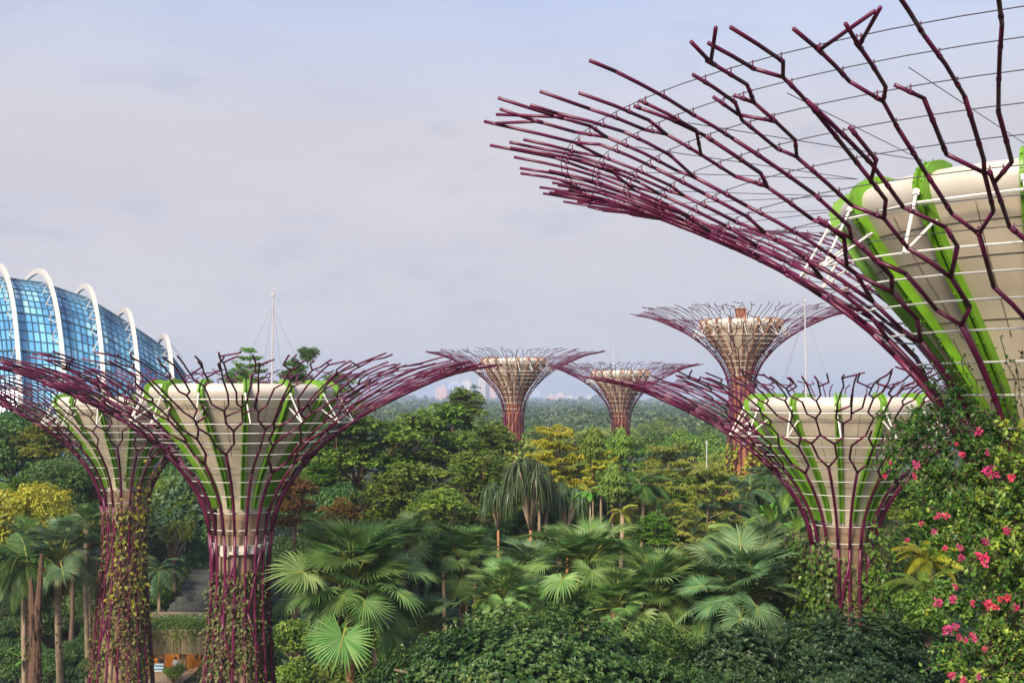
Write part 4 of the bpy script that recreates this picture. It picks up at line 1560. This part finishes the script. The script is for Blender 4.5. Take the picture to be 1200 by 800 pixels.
# shaggy orange trunk between them
sp = at(42, 690, 60)
e = empty('tree_snag', (sp.x, sp.y, 0), 'shaggy orange-brown trunk with a torn forked top at lower left', 'tree')
q = MB()
zz = np.linspace(0, sp.z - 1.6, 10)
q.tube(np.stack([.06 * np.sin(zz), .05 * np.cos(zz * 1.3), zz], 1), np.interp(zz, [0, sp.z], [.42, .27]), 11)
for sg, hh in ((-1, .6), (1, 1.9)):
    q.tube([[.06, 0, sp.z - 2.1], [sg * .14, 0, sp.z - 1.2], [sg * .28, 0, sp.z + hh]], [.27, .21, .10], 8)
sv = np.random.default_rng(4)
for k in range(170):
    a, z0 = sv.uniform(0, 2 * pi), sv.uniform(0, sp.z - 1.2)
    r_ = np.interp(z0, [0, sp.z], [.42, .27])
    q.tube([[r_ * cos(a), r_ * sin(a), z0 + .5], [(r_ + .07) * cos(a + .05), (r_ + .07) * sin(a + .05), z0]], [.02, .035], 4)
q.obj('trunk', M['shag'], e)
# fruit stalks on the mossy palm
hub = at(72, 655, 62)
fr = MB()
for k in range(16):
    a = sv.uniform(0, 2 * pi)
    l_ = sv.uniform(.5, 1.3)
    b0 = np.array([0, 0, -.1])
    fr.tube([b0, b0 + [l_ * .6 * cos(a), l_ * .6 * sin(a), .1], b0 + [l_ * cos(a), l_ * sin(a), -.3]], [.02, .018, .012], 4)
    for j in range(26):
        p = b0 + np.array([l_ * cos(a), l_ * sin(a), -.3]) * sv.uniform(.5, 1.1) + sv.normal(0, .10, 3)
        fr.leaves([p], [sv.normal(size=3)], [sv.normal(size=3)], .09, .08, .1)
for o_ in bpy.data.objects:
    if o_.name.startswith('slender_palm') and abs(o_.location.x - hub.x) < .01:
        fo_ = fr.obj('fruit_stalks', mat('fruit_red', (.22, .035, .025), .6, .4), o_)
        fo_.location = (0, 0, hub.z - .1)

# trees seen over the canopy of the mast-topped tower
for a in [('tier_bright', 293, 408, 42, 86, 'light green tree poking over the purple rim left of the thin mast'),
          ('bright', 346, 420, 44, 88, 'low leafy tree over the purple rim just right of the thin mast'),
          ('dark', 361, 405, 24, 84, 'small ball-headed dark tree over the purple rim right of the mast'),
          ('mid', 395, 436, 50, 92, 'green tree top half hidden by the right part of the purple rim'),
          ('bright', 280, 428, 40, 90, 'leafy tree low behind the purple rim left of the mast')]:
    tree(*a, group='trees over the rim of the mast-topped tower', tr=.4)


# ------------------------------------------------------------------ foreground round shrubs (dense crowns seen from above)
def dome_shrub(px, pyt, Wpx, Y, Hd, label, leaf, seed, n, L, name, wavy=False, depth=1.0):
    top = at(px, pyt, Y)
    Wm = Wpx * Y / F / 2
    e = empty(name, (top.x, Y, 0), label, 'tree')
    v = np.random.default_rng(seed)
    q = MB()
    u = v.normal(size=(n, 3))
    u[:, 2] = np.abs(u[:, 2]) * 1.0 + .02
    u /= np.linalg.norm(u, axis=1)[:, None]
    az = np.arctan2(u[:, 1], u[:, 0])
    el = np.arcsin(u[:, 2])
    bump = 1 + .07 * np.sin(az * 5 + 3 * np.sin(el * 4 + seed)) + .055 * np.sin(el * 11 + az * 4 + seed) + .03 * np.sin(az * 17 + el * 13)
    if wavy:
        bump = 1 + .06 * np.sin(el * 20 + 2.5 * np.sin(az * 5)) + .04 * np.sin(az * 11 + el * 7)
    hub = u * bump[:, None] * np.array([Wm, Wm * depth, Hd]) * v.uniform(.955, 1.012, (n, 1)) + [0, 0, top.z - Hd]
    per = 12
    hp = np.repeat(hub, per, 0)
    uu = np.repeat(u, per, 0)
    N_ = n * per
    a = v.normal(size=(N_, 3))
    D = np.cross(uu, a)
    D /= np.linalg.norm(D, axis=1)[:, None]
    D = D + uu * v.uniform(.05, .7, (N_, 1)) + np.array([0, 0, .15])
    NN = uu + np.array([0, 0, .5]) + v.normal(0, .25, (N_, 3))
    tb_ = np.repeat(np.clip(.42 + .22 * np.sin(az * 3 + el * 4 + seed) + v.normal(0, .14, n), 0, .8), per)
    # some yellowed sprigs
    yl = np.repeat((np.sin(az * 2.3 + seed) * np.sin(el * 6) > .55) & (v.random(n) < .25), per)
    t = np.where(yl, v.uniform(.8, 1, N_), np.clip(tb_ + v.normal(0, .13, N_), 0, .78))
    ll = L * v.uniform(.7, 1.25, N_)
    q.leaves(hp, D, NN, ll, ll * .5, .14, 0, t, .1)
    # inner twigs/leaf mass so the crown is not hollow
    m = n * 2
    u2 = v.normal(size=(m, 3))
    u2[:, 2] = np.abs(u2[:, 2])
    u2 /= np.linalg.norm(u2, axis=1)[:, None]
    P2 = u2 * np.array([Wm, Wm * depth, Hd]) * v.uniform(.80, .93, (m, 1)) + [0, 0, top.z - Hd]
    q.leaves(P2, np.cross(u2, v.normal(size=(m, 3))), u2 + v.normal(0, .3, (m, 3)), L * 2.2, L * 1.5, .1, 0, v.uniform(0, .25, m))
    # loose sprigs standing out of the outline
    m = n // 5
    i_ = v.integers(0, n, m)
    P3 = np.repeat(hub[i_] + u[i_] * v.uniform(.05, .35, (m, 1)), 7, 0) + v.normal(0, .06, (m * 7, 3))
    q.leaves(P3, v.normal(size=(m * 7, 3)) + np.repeat(u[i_], 7, 0) * .8, np.repeat(u[i_], 7, 0) + v.normal(0, .4, (m * 7, 3)), L * 1.1, L * .5, .14, 0, np.clip(np.repeat(v.uniform(.3, .75, m), 7) + v.normal(0, .1, m * 7), 0, .85), .1)
    q.obj('crown', M[leaf], e)
    t_ = MB()
    zb = top.z - Hd
    t_.tube([[0, 0, 0], [.1, .05, zb * .5], [0, 0, zb + .2]], [.45, .32, .3], 9)
    for k in range(11):
        a = k * 2.4
        tip = np.array([Wm * .75 * cos(a), Wm * depth * .75 * sin(a), zb + Hd * v.uniform(.35, .7)])
        t_.tube([[0, 0, zb - .3], tip * [.5, .5, 1] + [0, 0, -.6], tip], [.16, .11, .04], 6)
    t_.obj('trunk', M['bark'], e, True)
    return e


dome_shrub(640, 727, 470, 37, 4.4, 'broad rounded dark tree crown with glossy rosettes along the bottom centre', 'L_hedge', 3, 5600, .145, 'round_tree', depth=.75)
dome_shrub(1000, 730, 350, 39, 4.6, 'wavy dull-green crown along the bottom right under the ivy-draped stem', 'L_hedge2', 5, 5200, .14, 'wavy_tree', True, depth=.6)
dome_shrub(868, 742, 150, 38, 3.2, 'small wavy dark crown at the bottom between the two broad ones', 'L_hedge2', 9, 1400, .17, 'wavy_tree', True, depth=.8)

# undergrowth shrubs in the lower left and gaps
for a in [('dark', 20, 742, 60, 74, 'dark bush in the bottom left corner'),
          ('dark', 60, 758, 50, 72, 'bush at the foot of the shaggy orange trunk'),
          ('dark', 92, 745, 46, 78, 'bush between mossy palm stem and leftmost tower'),
          ('dark', 112, 765, 40, 70, 'bush touching the foot of the leftmost tower'),
          ('dark', 4, 722, 50, 82, 'dark bush in front of the brown wall at the left edge'),
          ('dark', 50, 712, 44, 88, 'bush behind the shaggy orange trunk'),
          ('dark', 108, 716, 36, 87, 'bush hiding the right end of the brown wall'),
          ('shrub', 215, 660, 60, 108, 'bush on the slope above the stepped roof'),
          ('shrub', 240, 668, 50, 107, 'bush at the right end of the slope above the stepped roof'),
          ('shrub', 190, 682, 44, 104, 'purple-shaded bush on the slope beside the leftmost stem'),
          ('shrub', 203, 776, 30, 87, 'potted bush in front of the warm-lit entrance'),
          ('shrub', 350, 720, 70, 60, 'bush behind the foot of the mast-topped tower'),
          ('shrub', 1088, 688, 84, 38.5, 'bush hiding the stem of the yellow palm'),
          ('shrub', 338, 768, 60, 56, 'bush under the left fronds of the biggest fan palm'),
          ('shrub', 400, 760, 80, 60, 'bush around the trunk of the biggest fan palm'),
          ('shrub', 470, 730, 80, 62, 'bush between the biggest fan palm and the round shrub'),
          ('shrub', 850, 742, 90, 60, 'bush in the shade under the greyish fan palm'),
          ('shrub', 760, 735, 90, 62, 'bush under the fan palm with drooping fans'),
          ('shrub', 930, 728, 80, 58, 'bush left of the ivy-draped stem foot'),
          ('shrub', 1060, 728, 90, 60, 'bush right of the ivy-draped stem foot'),
          ('shrub', 600, 690, 110, 66, 'bush behind the low bright fan palm')]:
    tree(*a, name='bush', group='bushes under the trees', cat='bush')


# ------------------------------------------------------------------ sunken pavilion at lower left
def pavilion():
    Y = 92.0
    L0, L1 = at(150, 740, Y).x, at(262, 740, Y).x
    cx, w = (L0 + L1) / 2, L1 - L0
    e = empty('pavilion', (cx, Y, 0), 'low pavilion with grass-fringed roof and warm wooden front between the left towers', 'building')
    zr = at(215, 738, Y).z       # roof underside edge
    wood = mat('warm_wood', (.62, .28, .06), .6, .45, 3, stretch=(4, 1, .3))
    conc = mat('fascia_concrete', (.33, .26, .15), .8, .35, 2, stretch=(3, 1, .2))
    dark = mat('dark_opening', (.03, .025, .02), .7, .2)
    q = MB()
    q.box((0, 3, zr / 2), (w, 5.0, zr))
    q.obj('wall', wood, e)
    q = MB()
    q.box((0, 2.2, zr - .9), (w + .4, 7.2, 1.5))
    q.box((0, 2.4, zr + .1), (w + .8, 7.6, .45))
    roof = q.obj('roof', conc, e)
    q = MB()
    v = np.random.default_rng(2)
    n = 2600
    P = np.stack([v.uniform(-w / 2 - .3, w / 2 + .3, n), v.uniform(-1.6, .6, n), np.full(n, zr + .35)], 1)
    P[:, 2] += v.uniform(0, .9, n) - (P[:, 1] < -1.0) * v.uniform(0, 1.1, n)
    q.leaves(P, np.stack([v.normal(0, .4, n), -v.uniform(.2, 1, n), v.uniform(-1, .5, n)], 1), np.stack([v.normal(0, .3, n), np.full(n, -.6), np.full(n, .7)], 1), .42, .10, .1)
    gr_ = q.obj('grass_fringe', M['L_grass'], roof)
    q = MB()
    for k in range(46):
        x = v.uniform(-w / 2, w / 2)
        l_ = v.uniform(.8, 3.2)
        q.tube([[x, -1.62, zr + .2], [x + v.normal(0, .05), -1.68, zr + .2 - l_]], .016, 4)
    q.obj('hanging_roots', M['petiole'], roof)
    for x, ww in ((-2.2, 1.5), (-.2, .6), (1.9, .7)):
        q = MB()
        q.box((x, .47, 1.9 if ww > 1 else 2.0), (ww, .12, 2.2 if ww > 1 else 1.0))
        q.obj('window' if ww < 1 else 'door', dark, e)
    for x in (-3.3, -.95, .8, 3.4):
        q = MB()
        q.box((x, -.6, (zr - 1.6) / 2), (.55, .5, zr - 1.6))
        q.obj('pillar', conc, e)
    for x in (-2.6, -1.6, .3, 2.4):
        q = MB()
        q.box((x, -.2, zr - 1.70), (.5, .3, .08))
        lm = bpy.data.materials.get('lamp_glow')
        if not lm:
            lm = mat('lamp_glow', (.9, .7, .4), .5)
            bb = lm.node_tree.nodes['Principled BSDF']
            bb.inputs['Emission Color'].default_value = (1, .62, .25, 1)
            bb.inputs['Emission Strength'].default_value = 14
        q.obj('ceiling_lamp', lm, e)
    # stepped slope above
    st = MB()
    for k in range(9):
        zz = zr + .5 + k * .34
        st.box((1.2, 7 + k * 1.0, zz / 2), (w, 1.02, zz))
    so = st.obj('steps', mat('slope_stone', (.075, .08, .07), .9, .5, 4), None)
    so.location = (cx, Y, 0)
    tag(so, 'grey stepped slope rising behind the grass-fringed roof', 'steps')
    # railing along the roof
    rl = empty('railing', (cx, Y, 0), 'thin metal railing along the edge above the grass fringe', 'railing')
    q = MB()
    za = zr + 1.05
    q.tube([[-w / 2, .9, za], [w / 2, .9, za - .25]], .04, 6)
    q.obj('handrail', M['mast'], rl)
    for k in range(9):
        x = -w / 2 + w * k / 8
        q = MB()
        q.tube([[x, .9, zr + .2], [x, .9, za - .25 * k / 8]], .035, 6)
        q.obj('post', M['mast'], rl)
    # plaza in front
    pz = MB()
    pz.add([[cx - 5, 80, .02], [cx + 2, 80, .02], [cx + 2, Y + 2, .02], [cx - 5, Y + 2, .02]], [[0, 1, 2, 3]])
    po = pz.obj('paving', mat('paving_tan', (.32, .23, .16), .85, .3, 1.5))
    po['kind'] = 'structure'


pavilion()
# brown retaining wall and earth path at far left
wl = MB()
a0, a1 = at(-10, 735, 90), at(125, 735, 90)
wl.box(((a0.x + a1.x) / 2, 90, a0.z / 2 - .2), (a1.x - a0.x, .6, a0.z))
tag(wl.obj('garden_wall', mat('wall_earth', (.12, .06, .038), .9, .4, 2, stretch=(1, 1, 3))), 'low reddish-brown wall behind the slim palm stems at lower left', 'wall')
pt_ = MB()
pt_.add([[a0.x - 3, 70, .03], [a1.x, 70, .03], [a1.x, 89, .03], [a0.x - 3, 89, .03]], [[0, 1, 2, 3]])
po = pt_.obj('path', mat('path_clay', (.10, .055, .035), .9, .35, 1.2))
po['kind'] = 'structure'

# thin lamp pole in the middle distance
p0 = at(828, 518, 96)
q = MB()
q.tube([[0, 0, 0], [0, 0, p0.z]], [.08, .05], 6)
q.box((0, 0, p0.z), (.14, .14, .3))
po = q.obj('light_pole', M['mast'])
po.location = (p0.x, p0.y, 0)
tag(po, 'thin pale pole sticking up before the flat-crowned tree', 'pole')

# ------------------------------------------------------------------ people by the entrance
skinm = mat('skin', (.42, .24, .16), .6, .1)
hairm = mat('hair_dark', (.02, .015, .012), .6, .1)


def person(px, pyfeet_z, Y, label, shirt, trousers, rz, pose):
    x = at(px, 780, Y).x
    e = empty('person', (x, Y, .02), label, 'person', None, rz)
    me = bpy.data.meshes.new('body')
    a = .35 if pose == 'walk' else .05
    J = {'pel': (0, 0, .94, .15), 'belly': (0, 0, 1.12, .145), 'chest': (0, 0, 1.36, .165), 'neck': (0, 0, 1.50, .062), 'head': (0, -.02, 1.60, .098), 'crown': (0, -.01, 1.70, .085)}
    for s_, sg in (('l', -1), ('r', 1)):
        J['hip' + s_] = (sg * .10, 0, .88, .105)
        J['knee' + s_] = (sg * .11, -sg * a * .35 - .03, .48, .068)
        J['ank' + s_] = (sg * .11, -sg * a * .55 + .02, .09, .045)
        J['toe' + s_] = (sg * .12, -sg * a * .55 - .16, .035, .04)
        J['sho' + s_] = (sg * .19, 0, 1.42, .072)
        J['elb' + s_] = (sg * .25, sg * a * .3 + .02, 1.13, .048)
        J['wri' + s_] = (sg * .24, sg * a * .5 - .12, .92, .034)
        J['han' + s_] = (sg * .235, sg * a * .5 - .17, .84, .036)
    names = list(J)
    E = [('pel', 'belly'), ('belly', 'chest'), ('chest', 'neck'), ('neck', 'head'), ('head', 'crown')]
    for s_ in 'lr':
        E += [('pel', 'hip' + s_), ('hip' + s_, 'knee' + s_), ('knee' + s_, 'ank' + s_), ('ank' + s_, 'toe' + s_), ('chest', 'sho' + s_), ('sho' + s_, 'elb' + s_), ('elb' + s_, 'wri' + s_), ('wri' + s_, 'han' + s_)]
    me.from_pydata([J[n][:3] for n in names], [(names.index(p), names.index(q_)) for p, q_ in E], [])
    o = bpy.data.objects.new('tmp_body', me)
    C.objects.link(o)
    o.modifiers.new('skin', 'SKIN')
    if not me.skin_vertices:
        bpy.context.view_layer.objects.active = o
    for i, n in enumerate(names):
        sv_ = me.skin_vertices[0].data[i]
        sv_.radius = (J[n][3], J[n][3] * (.72 if n in ('chest', 'belly', 'pel') else 1))
        sv_.use_root = (n == 'pel')
    sb = o.modifiers.new('sub', 'SUBSURF')
    sb.levels = sb.render_levels = 1
    dg = bpy.context.evaluated_depsgraph_get()
    dg.update()
    nm_ = bpy.data.meshes.new_from_object(o.evaluated_get(dg))
    bpy.data.objects.remove(o)
    nm_.name = 'body'
    nm_.materials.clear()
    for m_ in (skinm, shirt, trousers):
        nm_.materials.append(m_)
    for p in nm_.polygons:
        c = p.center
        p.material_index = 2 if c.z < .98 and abs(c.x) < .2 else (1 if c.z < 1.47 and not (abs(c.x) > .2 and c.z < 1.15) else 0)
        p.use_smooth = True
    link('body', nm_, e)
    q = MB()
    q.lathe([(.0, 1.765), (.06, 1.75), (.098, 1.69), (.104, 1.63), (.085, 1.585)], 12, (0, .012))
    q.obj('hair', hairm, e, True)
    return e


try:
    person(206, 0, 88.5, 'person in pale grey clothes walking in front of the entrance', mat('shirt_pale', (.55, .55, .55), .8, .2), mat('trousers_pale', (.45, .45, .47), .8, .2), 2.8, 'walk')
    person(189, 0, 91, 'person in a peach shirt standing at the dark counter by the leftmost stem', mat('shirt_peach', (.62, .30, .18), .8, .15), mat('trousers_dark', (.05, .05, .06), .8, .2), .4, 'stand')
    person(237, 0, 92, 'person in orange clothes at the right end of the warm wooden front', mat('shirt_orange', (.60, .22, .03), .8, .15), mat('trousers_brown', (.10, .06, .04), .8, .2), -.6, 'stand')
except Exception as ex:
    print('person failed', ex)
# striped stall board and traffic cone shapes near the walkers
bp_ = at(185, 788, 87)
e = empty('kiosk_board', (bp_.x, bp_.y, .02), 'small blue and white striped board at the foot of the leftmost stem', 'board')
q = MB()
q.box((0, 0, 1.25), (.9, .08, .6))
q.obj('panel', mat('board_white', (.7, .72, .74), .5, .05), e)
q = MB()
for k in range(2):
    q.box((0, -.046, 1.12 + .26 * k), (.89, .012, .12))
q.obj('stripe', mat('board_blue', (.08, .30, .50), .5, .05), e)
for sx in (-.35, .35):
    q = MB()
    q.tube([[sx, 0, 0], [sx, 0, .95]], .04, 6)
    q.obj('leg', M['mast'], e)


# ------------------------------------------------------------------ bougainvillea on the near tower
def bougainvillea():
    e = empty('bougainvillea', (T_G.x, T_G.y, 0), 'sprawling bougainvillea with pink blossoms climbing the near tower at right', 'climbing plant')
    v = np.random.default_rng(17)
    q, st = MB(), MB()
    # masses: px, py, radius px, depth, leaves, tint lo/hi
    blobs = [(1078, 500, 34, 19.4, .0, .25), (1112, 482, 32, 19.6, .0, .25), (1058, 522, 24, 19.2, .0, .3), (1104, 520, 36, 19.4, .05, .3), (1140, 510, 36, 19.7, .05, .35),
             (1174, 545, 36, 19.0, .25, .8), (1194, 575, 30, 18.9, .15, .7), (1130, 556, 34, 19.2, .1, .5), (1098, 552, 22, 19.1, .1, .4), (1156, 590, 34, 19.0, .2, .6),
             (1128, 604, 24, 19.2, .2, .6), (1186, 625, 32, 18.9, .15, .7), (1150, 640, 32, 19.0, .2, .6), (1192, 665, 30, 18.9, .1, .6), (1160, 690, 32, 18.9, .2, .65),
             (1200, 702, 28, 18.8, .05, .5), (1170, 735, 30, 18.9, .15, .6), (1142, 752, 22, 19.0, .15, .6), (1196, 762, 30, 18.8, .1, .6), (1128, 712, 15, 19.0, .1, .5),
             (1160, 795, 30, 18.9, .2, .7), (1204, 800, 30, 18.8, .05, .5), (1122, 786, 17, 19.0, .2, .6), (1212, 620, 30, 18.9, .1, .6), (1217, 740, 30, 18.8, .05, .5),
             (1108, 640, 13, 19.1, .2, .6), (1090, 608, 12, 19.1, .2, .6), (1112, 700, 12, 19.1, .2, .6)]
    gy = T_G.y
    root = np.array([0, -1.3, 8.0])
    off = np.array([T_G.x, T_G.y, 0])
    for (px, py, rp, Y, lo, hi) in blobs:
        c = np.array(at(px, py, Y)) - off
        rad = rp * Y / F
        # arching shoots from near the tower skin through the blob
        ns = int((10 + rp * .45) * (.6 if py < 535 and px < 1150 else .78))
        for k in range(ns):
            a0 = c + v.normal(0, .45, 3) * rad + np.array([rad * .5, .35, rad * .1])
            d = np.array([v.normal(-.45, .6), v.normal(-.25, .5), v.normal(.15, .45)])
            d /= np.linalg.norm(d)
            l_ = rad * v.uniform(.9, 1.7)
            t = np.linspace(0, 1, 9)
            pts = a0 + (l_ * t)[:, None] * d + np.stack([0 * t, 0 * t, -l_ * .55 * t ** 2], 1)
            st.tube(pts, np.linspace(.012, .004, 9), 4)
            m = int(20 + 34 * l_)
            idx = v.uniform(0, 1, m)
            P = np.stack([np.interp(idx, t, pts[:, j]) for j in range(3)], 1) + v.normal(0, .035, (m, 3))
            D = v.normal(size=(m, 3)) + d * .4 + np.array([0, 0, -.3])
            N = np.array([0, -.35, 1.]) + v.normal(0, .45, (m, 3))
            tt = np.clip(v.uniform(lo, hi) + v.normal(0, .15, m), 0, 1)
            ll = v.uniform(.06, .125, m)
            q.leaves(P, D, N, ll, ll * .62, .15, 0, tt)
    # thin sprays running up the tubes
    for k in range(34):
        az = v.uniform(-pi * .95, -pi * .35)
        z0, z1 = -6.5, v.uniform(-4.9, -3.6)
        t = np.linspace(0, 1, 12)
        z = z0 + (z1 - z0) * t
        rr = np.interp(z, T_G.Zz, T_G.Rr) + .08
        aa = az + T_G.e.rotation_euler.z * 0 + np.cumsum(v.normal(0, .02, 12))
        pts = np.stack([rr * np.cos(aa), rr * np.sin(aa), T_G.H + z], 1)
        st.tube(pts, .008, 4)
        m = 46
        idx = v.uniform(0, 1, m) ** 1.4
        P = np.stack([np.interp(idx, t, pts[:, j]) for j in range(3)], 1) + v.normal(0, .07, (m, 3))
        ll = v.uniform(.06, .12, m)
        q.leaves(P, v.normal(size=(m, 3)) + [0, 0, -.3], v.normal(0, .5, (m, 3)) + [0, -.5, .8], ll, ll * .6, .15, 0, np.clip(v.normal(.15, .12, m), 0, 1))
    st.obj('stem', M['bark'], e)
    q.obj('foliage', M['L_boug'], e)
    # blossoms
    def blossom(seed, n=46, r_=.11):
        w = np.random.default_rng(seed)
        b = MB()
        d = w.normal(size=(n, 3))
        d /= np.linalg.norm(d, axis=1)[:, None]
        P = d * r_ * w.uniform(.2, .8, (n, 1)) * [1.25, 1, .85]
        b.leaves(P, d + w.normal(0, .5, (n, 3)), np.cross(d, w.normal(size=(n, 3))) + d * .4, w.uniform(.05, .085, n), w.uniform(.04, .06, n), .2)
        return b
    bm = [[blossom(200 + k).mesh('blossom', M[c_]) for k in range(3)] for c_ in ('pink', 'coral')]
    spots = [(1146, 506, 0, 1.1), (1128, 533, 0, .8), (1157, 530, 1, .6), (1158, 551, 1, 1.3), (1166, 556, 0, .9), (1186, 559, 1, 1.0), (1074, 545, 0, .9), (1072, 559, 0, .7), (1037, 558, 0, .7), (1043, 541, 0, .5),
             (1099, 604, 0, .8), (1108, 604, 0, .9), (1080, 613, 0, .6), (1095, 623, 0, .7), (1155, 635, 1, .9), (1180, 622, 1, 1.0), (1063, 633, 0, .6), (1125, 641, 0, .8), (1127, 653, 0, .8), (1152, 655, 1, 1.5),
             (1108, 642, 0, .6), (1120, 688, 0, .7), (1117, 702, 0, 1.0), (1099, 706, 0, 1.0), (1158, 708, 1, 1.1), (1166, 711, 1, .8), (1181, 700, 1, .9), (1140, 706, 0, .7), (1110, 738, 0, 1.1), (1118, 734, 0, 1.0),
             (1124, 746, 0, .7), (1140, 745, 0, 1.0), (1132, 750, 1, .6), (1154, 760, 1, .6), (1115, 791, 1, .9), (1129, 797, 0, .9), (1147, 793, 0, .7), (1190, 712, 1, .9), (1172, 702, 1, .7), (1121, 520, 0, .5)]
    for (px, py, ci, s_) in spots:
        c = np.array(at(px, py, 18.45 + v.uniform(-.15, .25))) - off
        o = link('blossom', bm[ci][int(v.integers(0, 3))], e, c)
        o.rotation_euler = (v.uniform(0, 6), v.uniform(0, 6), v.uniform(0, 6))
        k = .62 * s_
        o.scale = (k * 1.2, k, k)
    return e


bougainvillea()

# ------------------------------------------------------------------ humid air
hz = MB()
hz.box((0, 3000, 59), (15000, 6800, 120))
hzm = bpy.data.materials.new('haze_air')
hzm.use_nodes = True
t = hzm.node_tree
t.nodes.clear()
ho_ = t.nodes.new('ShaderNodeOutputMaterial')
pv = t.nodes.new('ShaderNodeVolumePrincipled')
pv.inputs['Color'].default_value = (.64, .76, 1.0, 1)
pv.inputs['Density'].default_value = .00030
pv.inputs['Anisotropy'].default_value = .15
t.links.new(pv.outputs[0], ho_.inputs['Volume'])
hzo = hz.obj('haze', hzm)
hzo['kind'] = 'stuff'
hzo['label'] = 'pale humid haze lying over the garden and far city'
